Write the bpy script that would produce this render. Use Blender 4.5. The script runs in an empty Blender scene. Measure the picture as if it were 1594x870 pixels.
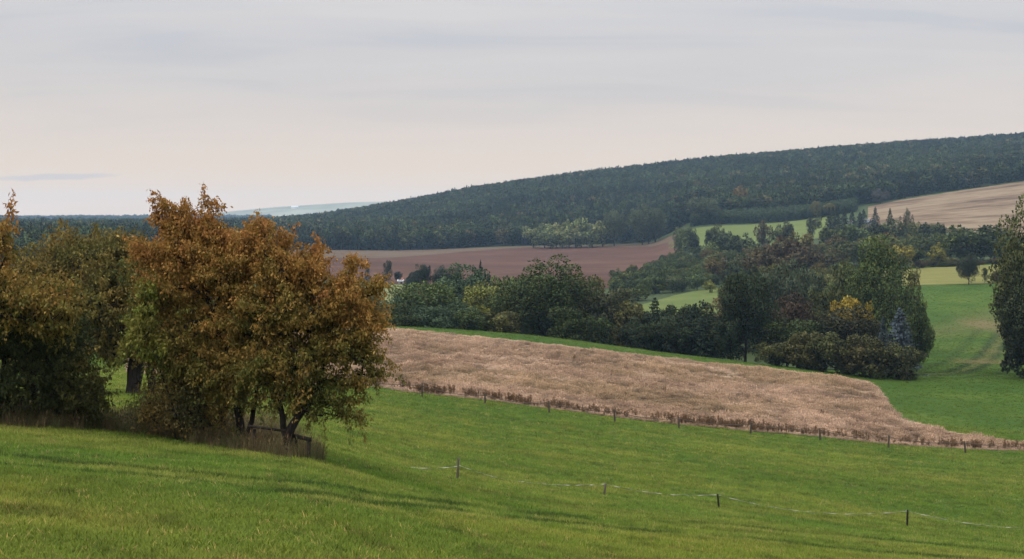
import bpy, math, random
import numpy as np
from mathutils import Vector

random.seed(7)
RNG = np.random.default_rng(11)
SC = bpy.context.scene
COL = SC.collection

# ------------------------------------------------------------------ camera
FPX, CX, CY, VH = 1900.0, 797.0, 435.0, 345.0          # photo pixels (1594 x 870)
PITCH = math.atan((CY - VH) / FPX)
cd = bpy.data.cameras.new('camera')
cd.sensor_width = 36.0
cd.lens = 36.0 * FPX / 1594.0 / math.cos(PITCH)
cd.clip_start, cd.clip_end = 0.5, 40000
cam = bpy.data.objects.new('camera', cd)
cam.rotation_euler = (math.pi / 2 - PITCH, 0, 0)
COL.objects.link(cam)
SC.camera = cam
FC = FPX / math.cos(PITCH)

# ------------------------------------------------------------------ light and sky
SUN_AZ, SUN_EL = math.radians(-112), math.radians(46)   # azimuth from +Y towards +X
sl = bpy.data.lights.new('sun', 'SUN')
sl.energy, sl.angle, sl.color = 1.5, math.radians(30), (1.0, 0.93, 0.84)
so = bpy.data.objects.new('sun', sl)
sd = Vector((math.sin(SUN_AZ) * math.cos(SUN_EL), math.cos(SUN_AZ) * math.cos(SUN_EL), math.sin(SUN_EL)))
so.rotation_euler = sd.to_track_quat('Z', 'Y').to_euler()
COL.objects.link(so)

W = bpy.data.worlds.new('World')
SC.world = W
W.use_nodes = True
wn, wl = W.node_tree.nodes, W.node_tree.links
wn.clear()
def N(nodes, kind, **kw):
    n = nodes.new(kind)
    for k, v in kw.items():
        setattr(n, k, v)
    return n
def ramp(nodes, stops, interp='LINEAR'):
    r = nodes.new('ShaderNodeValToRGB')
    r.color_ramp.interpolation = interp
    e = r.color_ramp.elements
    while len(e) < len(stops):
        e.new(0.5)
    for i, (p, c) in enumerate(stops):
        e[i].position = p
        e[i].color = (*c, 1) if len(c) == 3 else c
    return r
def mth(nodes, links, op, a, b=None, clamp=False):
    n = nodes.new('ShaderNodeMath'); n.operation = op; n.use_clamp = clamp
    for i, x in enumerate((a, b)):
        if x is None: continue
        if isinstance(x, (int, float)): n.inputs[i].default_value = x
        else: links.new(x, n.inputs[i])
    return n.outputs[0]
def mixc(nodes, links, fac, a, b, mode='MIX'):
    n = nodes.new('ShaderNodeMix'); n.data_type = 'RGBA'; n.blend_type = mode
    for s, x in ((n.inputs[0], fac), (n.inputs[6], a), (n.inputs[7], b)):
        if isinstance(x, (int, float)): s.default_value = x
        elif isinstance(x, tuple): s.default_value = (*x, 1) if len(x) == 3 else x
        else: links.new(x, s)
    return n.outputs[2]

sky = N(wn, 'ShaderNodeTexSky', sky_type='NISHITA', sun_disc=False)
sky.sun_elevation, sky.sun_rotation = SUN_EL, SUN_AZ
bgs = N(wn, 'ShaderNodeBackground'); bgs.inputs[1].default_value = 0.05
wl.new(sky.outputs[0], bgs.inputs[0])
tc = N(wn, 'ShaderNodeTexCoord')
sep = N(wn, 'ShaderNodeSeparateXYZ'); wl.new(tc.outputs['Generated'], sep.inputs[0])
zz = sep.outputs[2]
grad = ramp(wn, [(0.0, (.755, .555, .385)), (.03, (.70, .548, .412)), (.075, (.61, .528, .465)),
                 (.12, (.548, .512, .492)), (.20, (.560, .546, .548)), (.42, (1.25, 1.25, 1.26)), (.70, (2.05, 2.06, 2.07)), (1.0, (2.6, 2.62, 2.65))])
wl.new(zz, grad.inputs[0])
# cloud deck seen from below: plane coordinates dir.xy / (dir.z + c)
den = mth(wn, wl, 'ADD', mth(wn, wl, 'MAXIMUM', zz, 0.0), 0.10)
px = mth(wn, wl, 'DIVIDE', sep.outputs[0], den)
py = mth(wn, wl, 'DIVIDE', sep.outputs[1], den)
cmb = N(wn, 'ShaderNodeCombineXYZ')
wl.new(mth(wn, wl, 'ADD', mth(wn, wl, 'MULTIPLY', px, 0.62), 3.3), cmb.inputs[0]); wl.new(mth(wn, wl, 'MULTIPLY', py, 1.5), cmb.inputs[1])
nz = N(wn, 'ShaderNodeTexNoise'); nz.inputs['Scale'].default_value = 1.0
nz.inputs['Detail'].default_value = 6; nz.inputs['Roughness'].default_value = 0.52; nz.inputs['Distortion'].default_value = 0.5
wl.new(cmb.outputs[0], nz.inputs[0])
cr = ramp(wn, [(.36, (.0,) * 3), (.50, (.35,) * 3), (.64, (1,) * 3)], 'EASE')
wl.new(nz.outputs[0], cr.inputs[0])
elev = N(wn, 'ShaderNodeMapRange', interpolation_type='SMOOTHSTEP')
elev.inputs[1].default_value, elev.inputs[2].default_value = 0.03, 0.15
wl.new(zz, elev.inputs[0])
cfac = mth(wn, wl, 'MULTIPLY', mth(wn, wl, 'MULTIPLY', cr.outputs[0], elev.outputs[0]), .6)
cc = mixc(wn, wl, cfac, grad.outputs[0], mixc(wn, wl, 1.0, grad.outputs[0], (.74, .81, .91), 'MULTIPLY'))
# one thin low streak of cloud far off
def streak(x0, z0, rx, rz, tilt):
    dx = mth(wn, wl, 'SUBTRACT', sep.outputs[0], x0)
    dz = mth(wn, wl, 'SUBTRACT', mth(wn, wl, 'SUBTRACT', zz, z0), mth(wn, wl, 'MULTIPLY', dx, tilt))
    n = N(wn, 'ShaderNodeTexNoise'); n.inputs['Scale'].default_value = 55; n.inputs['Detail'].default_value = 3
    wl.new(tc.outputs['Generated'], n.inputs[0])
    dz = mth(wn, wl, 'ADD', dz, mth(wn, wl, 'MULTIPLY', mth(wn, wl, 'SUBTRACT', n.outputs[0], .5), rz * 1.0))
    a = mth(wn, wl, 'POWER', mth(wn, wl, 'DIVIDE', dx, rx), 2.0)
    b = mth(wn, wl, 'POWER', mth(wn, wl, 'DIVIDE', mth(wn, wl, 'ABSOLUTE', dz), rz), 2.0)
    m = N(wn, 'ShaderNodeMapRange', interpolation_type='SMOOTHSTEP')
    m.inputs[1].default_value, m.inputs[2].default_value = 1.0, 0.2
    wl.new(mth(wn, wl, 'ADD', a, b), m.inputs[0])
    front = mth(wn, wl, 'GREATER_THAN', sep.outputs[1], 0.0)
    return mth(wn, wl, 'MULTIPLY', m.outputs[0], front)
cc = mixc(wn, wl, mth(wn, wl, 'MULTIPLY', streak(-.349, .0340, .050, .0030, .045), .5), cc, (.42, .41, .43))
bgc = N(wn, 'ShaderNodeBackground'); bgc.inputs[1].default_value = 1.06
wl.new(cc, bgc.inputs[0])
mx = N(wn, 'ShaderNodeMixShader'); mx.inputs[0].default_value = 0.93
wl.new(bgs.outputs[0], mx.inputs[1]); wl.new(bgc.outputs[0], mx.inputs[2])
wo = N(wn, 'ShaderNodeOutputWorld'); wl.new(mx.outputs[0], wo.inputs[0])

SC.view_settings.view_transform = 'Standard'
SC.view_settings.look = 'None'
SC.view_settings.exposure = 0.3
SC.view_settings.gamma = 1.0
SC.render.engine = 'CYCLES'
SC.cycles.use_denoising = True
SC.cycles.max_bounces = 6
SC.cycles.diffuse_bounces = 3
SC.cycles.transmission_bounces = 3
SC.cycles.volume_bounces = 1
SC.cycles.transparent_max_bounces = 8

# ------------------------------------------------------------------ small tools
def level(u, v):
    """photo pixel -> pixel of the same ray through a level lens (horizon at VH)"""
    u = np.asarray(u, float); v = np.asarray(v, float)
    up = CY - v
    fw = FC * math.cos(PITCH) + up * math.sin(PITCH)
    z = up * math.cos(PITCH) - FC * math.sin(PITCH)
    return CX + FPX * (u - CX) / fw, VH - FPX * z / fw

def hash2(ix, iy, seed):
    h = (ix.astype(np.int64) * 374761393 + iy.astype(np.int64) * 668265263 + seed * 1442695041) & 0xFFFFFFFF
    h = ((h ^ (h >> 13)) * 1274126177) & 0xFFFFFFFF
    return ((h ^ (h >> 16)) & 0xFFFF) / 65535.0
def vnoise(x, y, seed=0):
    x = np.asarray(x, float); y = np.asarray(y, float)
    ix, iy = np.floor(x), np.floor(y)
    fx, fy = x - ix, y - iy
    fx = fx * fx * (3 - 2 * fx); fy = fy * fy * (3 - 2 * fy)
    a, b = hash2(ix, iy, seed), hash2(ix + 1, iy, seed)
    c, d = hash2(ix, iy + 1, seed), hash2(ix + 1, iy + 1, seed)
    return (a + (b - a) * fx) * (1 - fy) + (c + (d - c) * fx) * fy
def fbm(x, y, seed=0, oct=3):
    s, a, t = 0, 1.0, 0
    for k in range(oct):
        s = s + a * vnoise(x * 2 ** k, y * 2 ** k, seed + k); t += a; a *= .5
    return s / t
def pchip(xs, ys, xq):
    """monotone cubic; xs ascending (n,), ys (n, m), xq (q,) -> (q, m)"""
    xs = np.asarray(xs, float); ys = np.asarray(ys, float)
    h = np.diff(xs)[:, None]; dl = np.diff(ys, axis=0) / h
    m = np.zeros_like(ys)
    w1 = 2 * h[1:] + h[:-1]; w2 = h[1:] + 2 * h[:-1]
    ok = dl[:-1] * dl[1:] > 0
    with np.errstate(all='ignore'):
        hm = (w1 + w2) / (w1 / dl[:-1] + w2 / dl[1:])
    m[1:-1] = np.where(ok, hm, 0)
    m[0], m[-1] = dl[0], dl[-1]
    i = np.clip(np.searchsorted(xs, xq) - 1, 0, len(xs) - 2)
    t = ((xq - xs[i]) / (xs[i + 1] - xs[i]))[:, None]; hh = h[i]
    return ((2 * t**3 - 3 * t**2 + 1) * ys[i] + (t**3 - 2 * t**2 + t) * hh * m[i]
            + (-2 * t**3 + 3 * t**2) * ys[i + 1] + (t**3 - t**2) * hh * m[i + 1])

def mesh_np(name, V, F, mats=(), attrs=None, smooth=False, normals=None):
    """V (n,3); F list of (m,k) integer arrays"""
    if isinstance(F, np.ndarray): F = [F]
    me = bpy.data.meshes.new(name)
    V = np.ascontiguousarray(V, np.float32)
    me.vertices.add(len(V)); me.vertices.foreach_set('co', V.ravel())
    F = [f for f in F if len(f)]
    if not F: F = [np.zeros((0, 3), int)]
    loops = np.concatenate([f.ravel() for f in F]).astype(np.int32)
    sizes = np.concatenate([np.full(len(f), f.shape[1], np.int32) for f in F])
    starts = np.concatenate([[0], np.cumsum(sizes)[:-1]]).astype(np.int32)
    if len(loops):
        me.loops.add(len(loops)); me.loops.foreach_set('vertex_index', loops)
        me.polygons.add(len(sizes))
        me.polygons.foreach_set('loop_start', starts)
    if smooth: me.polygons.foreach_set('use_smooth', np.ones(len(sizes), bool))
    for k, a in (attrs or {}).items():
        a = np.ascontiguousarray(a, np.float32)
        if a.ndim == 1:
            me.attributes.new(k, 'FLOAT', 'POINT').data.foreach_set('value', a)
        elif a.shape[1] == 4:
            me.attributes.new(k, 'FLOAT_COLOR', 'POINT').data.foreach_set('color', a.ravel())
        else:
            me.attributes.new(k, 'FLOAT_VECTOR', 'POINT').data.foreach_set('vector', a.ravel())
    for m in mats: me.materials.append(m)
    me.update(calc_edges=True)
    if normals is not None:
        me.polygons.foreach_set('use_smooth', np.ones(len(sizes), bool))
        me.normals_split_custom_set_from_vertices(np.ascontiguousarray(normals, np.float32))
    return me
def link(name, me, parent=None, label=None, cat=None, group=None, kind=None):
    o = bpy.data.objects.new(name, me)
    COL.objects.link(o)
    if parent is not None: o.parent = parent
    tag(o, label, cat, group, kind)
    return o
def tag(o, label=None, cat=None, group=None, kind=None):
    for k, v in (('label', label), ('category', cat), ('group', group), ('kind', kind)):
        if v: o[k] = v
def rgba(c, n):
    c = np.asarray(c, float)
    if c.ndim == 1: c = np.tile(c, (n, 1))
    return np.concatenate([c, np.ones((len(c), 1))], 1)

# ------------------------------------------------------------------ terrain: row of the photograph for each depth and column
UC = [0, 300, 450, 600, 800, 1000, 1090, 1200, 1400, 1594]
def plane(d, s): return [345 + 1900 * (1.7 + k * d) / d for k in s]
S = [.125, .138, .146, .166, .188, .203, .208, .214, .226, .236]
ROWS = [
    (10,  plane(10, S)), (20, plane(20, S)), (38, plane(38, S)),
    (60, [618, 626, 668, 712, 756, 780, 792, 806, 832, 850]),
    (90, [594, 604, 640, 664, 694, 715, 726, 737, 757, 767]),
    (130, [572, 580, 598, 613, 633, 655, 665, 677, 694, 708]),
    (165, [541, 545, 550, 555, 569, 587, 598, 611, 633, 645]),
    (200, [502, 504, 506, 508.5, 520, 545, 556, 569, 588, 590]),
    (250, [518, 520, 525, 531, 539, 556, 569, 582, 560, 562]),
    (320, [499, 505, 514, 525, 531, 543, 544, 543, 517, 512]),
    (420, [470, 475, 478, 481, 486, 490, 484, 470, 448, 442]),
    (520, [445, 450, 453, 455, 460, 456, 452, 440, 424, 414]),
    (650, [420, 425, 428, 430, 434, 432, 426, 417, 398, 388]),
    (850, [392, 396, 400, 405, 409, 404, 393, 387, 356, 346]),
    (1100, [380, 383, 386, 389, 383, 377, 343, 338, 313, 288]),
    (1500, [366, 366, 365, 360, 334, 316, 301, 288, 266, 252]),
    (2000, [360, 361, 354.5, 333, 298, 274, 264, 254, 238, 226]),
    (2400, [356, 357, 352, 340, 314, 292, 283, 274, 259, 249]),
    (3200, [352, 354, 352, 348, 342, 332, 327, 322, 312, 304]),
    (4500, [344, 344, 345, 346, 346, 346, 346, 346, 346, 346]),
    (5600, [345, 334, 321, 314, 315, 316, 316, 318, 322, 326]),
    (6600, [348, 348, 348, 348, 348, 348, 348, 348, 348, 348]),
    (16000, [380, 380, 380, 380, 380, 380, 380, 380, 380, 380])]
UF = np.linspace(0, 1594, 240)
DF = np.exp(np.linspace(math.log(10), math.log(16000), 900))
_t = pchip(np.array(UC), np.array([r[1] for r in ROWS]).T, UF)          # (240, rows)
_w = np.array([1.0 / r[0] for r in ROWS])[::-1]
TV = pchip(_w, _t.T[::-1], 1.0 / DF)                                     # (900, 240) photo rows
TZ = -(TV - VH) / FPX * DF[:, None]
def ground(x, y, bumps=True):
    x = np.asarray(x, float); y = np.asarray(y, float)
    yc = np.maximum(y, 10.0)
    u = CX + FPX * x / yc
    fu = np.clip(u / 1594 * 239, 0, 238.999)
    fd = np.clip((np.log(yc) - math.log(10)) / (math.log(16000) - math.log(10)) * 899, 0, 898.999)
    iu, id_ = fu.astype(int), fd.astype(int)
    a, b = fu - iu, fd - id_
    z = (TZ[id_, iu] * (1 - a) + TZ[id_, iu + 1] * a) * (1 - b) + (TZ[id_ + 1, iu] * (1 - a) + TZ[id_ + 1, iu + 1] * a) * b
    z = z + np.where(y < 10, 0.15 * (10 - y), 0)
    if bumps:
        z = z + (fbm(x / 6, y / 6, 3) - .5) * .22 * np.clip(y / 60, .2, 1) + (vnoise(x / 1.4, y / 1.4, 9) - .5) * .05
    return z
def hit(u, v):
    """where the ray through photo pixel (u, v) first meets the ground"""
    ul, vl = level(u, v)
    fu = float(np.clip(ul / 1594 * 239, 0, 238.999)); iu = int(fu); a = fu - iu
    col = TV[:, iu] * (1 - a) + TV[:, iu + 1] * a
    k = np.nonzero(col <= vl)[0]
    k = int(k[0]) if len(k) else 899
    if k == 0: d = DF[0]
    else:
        t = (col[k - 1] - vl) / max(col[k - 1] - col[k], 1e-6)
        d = DF[k - 1] + (DF[k] - DF[k - 1]) * min(max(t, 0), 1)
    x = (ul - CX) / FPX * d
    return float(x), float(d)
def at(u, v, d):
    """the point at depth d on the ray through photo pixel (u, v)"""
    ul, vl = level(u, v)
    return np.array([(ul - CX) / FPX * d, d, -(vl - VH) / FPX * d])
def base(u, d, v=450):
    x = float((level(u, v)[0] - CX) / FPX * d)
    return x, d, float(ground(x, d))

# ------------------------------------------------------------------ materials
def mat(name):
    m = bpy.data.materials.new(name); m.use_nodes = True
    nt = m.node_tree
    return m, nt.nodes, nt.links, nt.nodes['Principled BSDF']
def noise(nodes, links, scale, detail=4, rough=.55, vec=None, out=0):
    n = nodes.new('ShaderNodeTexNoise')
    n.inputs['Scale'].default_value = scale; n.inputs['Detail'].default_value = detail; n.inputs['Roughness'].default_value = rough
    if vec is not None: links.new(vec, n.inputs[0])
    return n.outputs[out]
def position(nodes, links, scale=(1, 1, 1), rot=0):
    g = nodes.new('ShaderNodeNewGeometry')
    m = nodes.new('ShaderNodeMapping'); m.inputs['Scale'].default_value = scale; m.inputs['Rotation'].default_value = (0, 0, rot)
    links.new(g.outputs['Position'], m.inputs[0])
    return m.outputs[0]
def field_mat(name, stops, scale, stretch=(1, 1, 1), rot=0, fine=2.0, bump=.3, dist=1.0):
    m, n, l, b = mat(name)
    p = position(n, l, stretch, rot)
    big = noise(n, l, scale, 5, .6, p)
    sm = noise(n, l, fine, 4, .6, p)
    f = mth(n, l, 'ADD', mth(n, l, 'MULTIPLY', big, .65), mth(n, l, 'MULTIPLY', sm, .35))
    r = ramp(n, stops); l.new(f, r.inputs[0]); l.new(r.outputs[0], b.inputs['Base Color'])
    b.inputs['Roughness'].default_value = .95; b.inputs['Specular IOR Level'].default_value = .1
    bp = n.new('ShaderNodeBump'); bp.inputs['Strength'].default_value = bump; bp.inputs['Distance'].default_value = dist
    l.new(sm, bp.inputs['Height']); l.new(bp.outputs[0], b.inputs['Normal'])
    return m
# ground: meadow near, wood floor far (attribute 'wood')
M_ground, n, l, b = mat('meadow_ground')
p = position(n, l)
r1 = ramp(n, [(.34, (.020, .050, .005)), (.5, (.037, .070, .007)), (.66, (.068, .092, .012))])
l.new(mth(n, l, 'ADD', mth(n, l, 'MULTIPLY', noise(n, l, .06, 5, .6, p), .7), mth(n, l, 'MULTIPLY', noise(n, l, 2.2, 4, .65, p), .3)), r1.inputs[0])
at_ = n.new('ShaderNodeAttribute'); at_.attribute_name = 'wood'
wn_ = n.new('ShaderNodeAttribute'); wn_.attribute_name = 'worn'
fa_ = n.new('ShaderNodeAttribute'); fa_.attribute_name = 'farmland_haze'
worn_f = mth(n, l, 'MULTIPLY', wn_.outputs['Fac'], mth(n, l, 'ADD', noise(n, l, .7, 4, .6, p), .35), True)
ru_ = n.new('ShaderNodeAttribute'); ru_.attribute_name = 'rut'
c_ = mixc(n, l, ru_.outputs['Fac'], r1.outputs[0], (.016, .034, .005))
c_ = mixc(n, l, worn_f, c_, (.105, .082, .036))
c_ = mixc(n, l, at_.outputs['Fac'], c_, (.030, .036, .018))
c_ = mixc(n, l, mth(n, l, 'MULTIPLY', fa_.outputs['Fac'], noise(n, l, .004, 3, .5, p)), c_, (.30, .29, .22))  # far fields paled: distance haze put into the ridge's ground colour
l.new(c_, b.inputs['Base Color'])
b.inputs['Roughness'].default_value = .95; b.inputs['Specular IOR Level'].default_value = .1
bp = n.new('ShaderNodeBump'); bp.inputs['Strength'].default_value = .5; bp.inputs['Distance'].default_value = .15
l.new(noise(n, l, 5, 4, .7, p), bp.inputs['Height']); l.new(bp.outputs[0], b.inputs['Normal'])

def leaf_mat(name, instanced=False, trans=.28):
    m, n, l, b = mat(name)
    a = n.new('ShaderNodeAttribute'); a.attribute_name = 'col'
    if instanced:
        t = n.new('ShaderNodeAttribute'); t.attribute_type = 'INSTANCER'; t.attribute_name = 'tcol'
        other = t.outputs['Color']
    else:
        oi = n.new('ShaderNodeObjectInfo'); other = oi.outputs['Color']
    c = mixc(n, l, 1.0, a.outputs['Color'], other, 'MULTIPLY')
    l.new(c, b.inputs['Base Color'])
    b.inputs['Roughness'].default_value = .7; b.inputs['Specular IOR Level'].default_value = .15
    tr = n.new('ShaderNodeBsdfTranslucent'); l.new(c, tr.inputs[0])
    mx = n.new('ShaderNodeMixShader'); mx.inputs[0].default_value = trans
    l.new(b.outputs[0], mx.inputs[1]); l.new(tr.outputs[0], mx.inputs[2])
    l.new(mx.outputs[0], n['Material Output'].inputs[0])
    return m
M_leaf = leaf_mat('leaves')
M_leafi = leaf_mat('scattered_leaves', True)
M_blade = leaf_mat('grass_blades', True, .35)
def bark_mat(name, c0, c1):
    m, n, l, b = mat(name)
    p = position(n, l, (9, 9, 2.2))
    r = ramp(n, [(.35, c0), (.65, c1)]); l.new(noise(n, l, 1.5, 5, .7, p), r.inputs[0])
    l.new(r.outputs[0], b.inputs['Base Color']); b.inputs['Roughness'].default_value = .9; b.inputs['Specular IOR Level'].default_value = .08
    bp = n.new('ShaderNodeBump'); bp.inputs['Strength'].default_value = .6; bp.inputs['Distance'].default_value = .03
    l.new(noise(n, l, 2.5, 4, .7, p), bp.inputs['Height']); l.new(bp.outputs[0], b.inputs['Normal'])
    return m
M_bark = bark_mat('bark', (.010, .008, .007), (.034, .027, .022))
M_wood = bark_mat('weathered_wood', (.05, .04, .032), (.13, .105, .085))
def plain(name, c, rough=.8, var=.25, scale=3.0):
    m, n, l, b = mat(name)
    p = position(n, l)
    lo = tuple(k * (1 - var) for k in c); hi = tuple(min(1, k * (1 + var)) for k in c)
    r = ramp(n, [(.35, lo), (.65, hi)]); l.new(noise(n, l, scale, 4, .6, p), r.inputs[0])
    l.new(r.outputs[0], b.inputs['Base Color']); b.inputs['Roughness'].default_value = rough
    return m

# ------------------------------------------------------------------ ground sheet
yr = np.concatenate([np.linspace(-80, 9, 16), np.exp(np.linspace(math.log(10), math.log(260), 420)),
                     np.exp(np.linspace(math.log(263), math.log(6950), 260))])
A0 = 90.0                                       # fan apex 90 m behind the camera
sx = np.concatenate([np.linspace(-1.6, -.5, 40)[:-1], np.linspace(-.5, .5, 330), np.linspace(.5, 1.6, 40)[1:]])
YY, SX = np.meshgrid(yr, sx, indexing='ij')
XX = np.clip(SX * (YY + A0), -8900, 8900)
GZ = ground(XX, YY)
nr, nc = YY.shape
ii = np.arange(nr * nc).reshape(nr, nc)
quads = np.stack([ii[:-1, :-1], ii[:-1, 1:], ii[1:, 1:], ii[1:, :-1]], -1).reshape(-1, 4)
EDGE_U = [-400, 160, 235, 540, 600, 700, 800, 900, 1000, 1060, 1100, 1200, 1290, 1360, 1400, 1500, 1594, 2200]
EDGE_D = [600, 610, 980, 1075, 1085, 1095, 1100, 1100, 1090, 1090, 1108, 1110, 1112, 1114, 1120, 1135, 1150, 1180]
def edge(x, y): return np.interp(CX + FPX * x / np.maximum(y, 1), EDGE_U, EDGE_D)
woodf = np.clip((YY - edge(XX, YY) + 6) / 12, 0, 1)
wu = CX + FPX * XX / np.maximum(YY, 1)
woodf = np.maximum(woodf, .7 * np.clip((YY - 546) / 8, 0, 1) * (wu > 560) * (YY < 1120))
woodf = np.maximum(woodf, .7 * np.clip((YY - 215) / 15, 0, 1) * np.clip((1400 - wu) / 20, 0, 1))
# trampled track on the valley meadow
TR2 = np.array([hit(u, v) for u, v in [(1405, 578), (1450, 583), (1490, 580), (1520, 568), (1545, 545), (1565, 515)]])
def seg_dist(x, y, pl):
    best = np.full(len(x), 1e9)
    for (x0, y0), (x1, y1) in zip(pl[:-1], pl[1:]):
        dx, dy = x1 - x0, y1 - y0
        t = np.clip(((x - x0) * dx + (y - y0) * dy) / (dx * dx + dy * dy), 0, 1)
        best = np.minimum(best, np.hypot(x - x0 - t * dx, y - y0 - t * dy))
    return best
TR3 = np.array([hit(u, v) for u, v in [(1440, 520), (1490, 512), (1530, 502), (1560, 488)]])
worn = np.exp(-(seg_dist(XX.ravel(), YY.ravel(), TR2) / 1.5) ** 2) * .15 + np.exp(-(seg_dist(XX.ravel(), YY.ravel(), TR3) / 9) ** 2) * .4
r2_ = seg_dist(XX.ravel(), YY.ravel(), TR2)
rut = np.clip(np.exp(-((r2_ - 1.6) / 1.1) ** 2) * 1.0 + np.exp(-((r2_ - 6.5) / 1.2) ** 2) * .5, 0, 1)
worn = worn + np.exp(-(r2_ / .9) ** 2) * .45
worn = worn + np.clip(fbm(XX / 16, YY / 30, 63) * 2.6 - 1.3, 0, 1).ravel() * ((YY > 240) & (YY < 425) & (wu > 1480)).ravel() * .8
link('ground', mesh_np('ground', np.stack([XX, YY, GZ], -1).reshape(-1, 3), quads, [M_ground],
     {'wood': woodf.ravel(), 'worn': worn.ravel(), 'rut': rut.ravel(), 'farmland_haze': np.clip((YY.ravel() - 4650) / 200, 0, 1)}, True), kind='structure', label='wide green rolling meadow and valley ground')

# ------------------------------------------------------------------ fields draped over the ground
def curve(pts, us):
    pts = np.array(pts, float)
    o = np.argsort(pts[:, 0]); pts = pts[o]
    return pchip(pts[:, 0], pts[:, 1:2], us)[:, 0] if len(pts) > 2 else np.interp(us, pts[:, 0], pts[:, 1])
def drape(name, near, far, material, label, nu=160, nv=60, lift=.05, wob=.0, depth=False):
    """near / far: lists of (u, v) in the photo, or (u, depth) if depth"""
    u0 = max(near[0][0], far[0][0]); u1 = min(near[-1][0], far[-1][0])
    us = np.linspace(u0, u1, nu)
    vn, vf = curve(near, us), curve(far, us)
    if depth: P0 = [((level(u, 400)[0] - CX) / FPX * d, d) for u, d in zip(us, vn)]; P1 = [((level(u, 400)[0] - CX) / FPX * d, d) for u, d in zip(us, vf)]
    else: P0 = [hit(u, v) for u, v in zip(us, vn)]; P1 = [hit(u, v) for u, v in zip(us, vf)]
    P0, P1 = np.array(P0), np.array(P1)
    t = np.linspace(0, 1, nv)[:, None, None]
    P = P0[None] * (1 - t) + P1[None] * t
    if wob:
        for k in (0, -1): P[k, :, 1] += (fbm(P[k, :, 0] / 3, P[k, :, 1] / 9, 31) - .5) * wob
    X, Y = P[..., 0], P[..., 1]
    Z = ground(X, Y) + lift
    i = np.arange(nu * nv).reshape(nv, nu)
    q = np.stack([i[:-1, :-1], i[:-1, 1:], i[1:, 1:], i[1:, :-1]], -1).reshape(-1, 4)
    return link(name, mesh_np(name, np.stack([X, Y, Z], -1).reshape(-1, 3), q, [material], None, True), kind='structure', label=label)

M_red = field_mat('ploughed_soil', [(.38, (.042, .018, .010)), (.5, (.058, .025, .015)), (.62, (.080, .038, .024))], .006, (1, 1.8, 1), .25, .08, .4, 1.0)
M_brown = field_mat('stubble_soil', [(.36, (.04, .025, .014)), (.43, (.088, .055, .032)), (.50, (.135, .092, .056)), (.57, (.18, .13, .082)), (.66, (.08, .075, .028))], .010, (1, 3.2, 1), .35, .06, .4, 1.0)
M_crop = field_mat('yellow_crop', [(.36, (.085, .086, .020)), (.5, (.112, .108, .027)), (.62, (.155, .14, .04))], .03, (1, 3, 1), .1, .5, .3)
M_past = field_mat('bright_pasture', [(.35, (.062, .082, .018)), (.5, (.076, .096, .022)), (.65, (.096, .112, .031))], .03, (1, 2, 1), .2, .4, .3)
M_lawn = field_mat('pale_lawn', [(.35, (.09, .10, .035)), (.5, (.13, .13, .05)), (.65, (.17, .155, .07))], .04, (1, 3, 1), 0, .4, .3)
M_band = field_mat('tan_stubble', [(.38, (.058, .036, .022)), (.5, (.076, .050, .031)), (.62, (.10, .07, .044))], .02, (1, 4, 1), .1, .2, .3)
M_pale = field_mat('pale_field', [(.4, (.30, .30, .26)), (.6, (.40, .39, .33))], .004, (1, 1, 1), 0, .05, .2)
M_dry = field_mat('dry_field_soil', [(.32, (.14, .10, .065)), (.5, (.22, .16, .105)), (.66, (.30, .225, .15))], .05, (1, 2.4, 1), .2, .8, .5, .3)
M_strip = field_mat('mown_strip', [(.35, (.065, .12, .022)), (.65, (.10, .155, .034))], .1, (1, 2, 1), .2, 1.0, .3, .2)

RED_NEAR = [(230, 570), (540, 600), (700, 560), (860, 545), (940, 560), (1000, 690), (1054, 850)]
RED_FAR = [(230, 830), (540, 858), (592, 885), (660, 965), (727, 1032), (814, 1066), (900, 1064), (1000, 1030), (1054, 985)]
drape('ploughed_field', RED_NEAR, RED_FAR, M_red, 'reddish brown ploughed field below the dark forest edge', 200, 60, .12, 6, True)
drape('field_margin', [(230, 830), (540, 858), (592, 885), (660, 965), (727, 1032), (814, 1066), (900, 1064), (1000, 1030), (1054, 985)],
      [(230, 950), (540, 1080), (620, 1083), (800, 1092), (900, 1088), (1000, 1080), (1054, 1050)], M_band,
      'tan stubble band between ploughed field and forest', 200, 16, .2, 0, True)
drape('stubble_field', [(1350, 880), (1400, 840), (1460, 800), (1594, 740), (1720, 720)],
      [(1350, 1085), (1400, 1108), (1460, 1122), (1594, 1142), (1720, 1150)], M_brown, 'pale brown stubble field on the hillside under the forest', 120, 80, .12, 6, True)
drape('crop_field', [(1230, 434), (1270, 429), (1420, 428), (1540, 424), (1720, 424)],
      [(1230, 505), (1270, 520), (1420, 540), (1540, 540), (1720, 540)], M_crop, 'narrow yellow crop field behind the green meadow', 120, 30, .1, 3, True)
drape('pasture', [(1040, 930), (1150, 880), (1300, 880)], [(1040, 1030), (1150, 1040), (1300, 1050)], M_past, 'light green pasture under the young plantation', 80, 40, .12, 5, True)
drape('hill_meadow', [(960, 405), (1050, 400), (1135, 405)], [(960, 428), (1040, 490), (1090, 520), (1135, 525)], M_past, 'bright green crescent meadow between valley trees', 80, 40, .12, 3, True)
drape('lawn', [(540, 440), (600, 440), (680, 450)], [(540, 560), (600, 575), (680, 580)], M_lawn, 'pale lawn terraces by the small red roofed house', 60, 40, .12, 3, True)
drape('far_field', [(20, 3300), (45, 3280), (90, 3300)], [(20, 4100), (45, 4150), (90, 4100)], M_pale, 'tiny pale field on the far forested plain', 30, 10, 12.0, 0, True)

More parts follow.
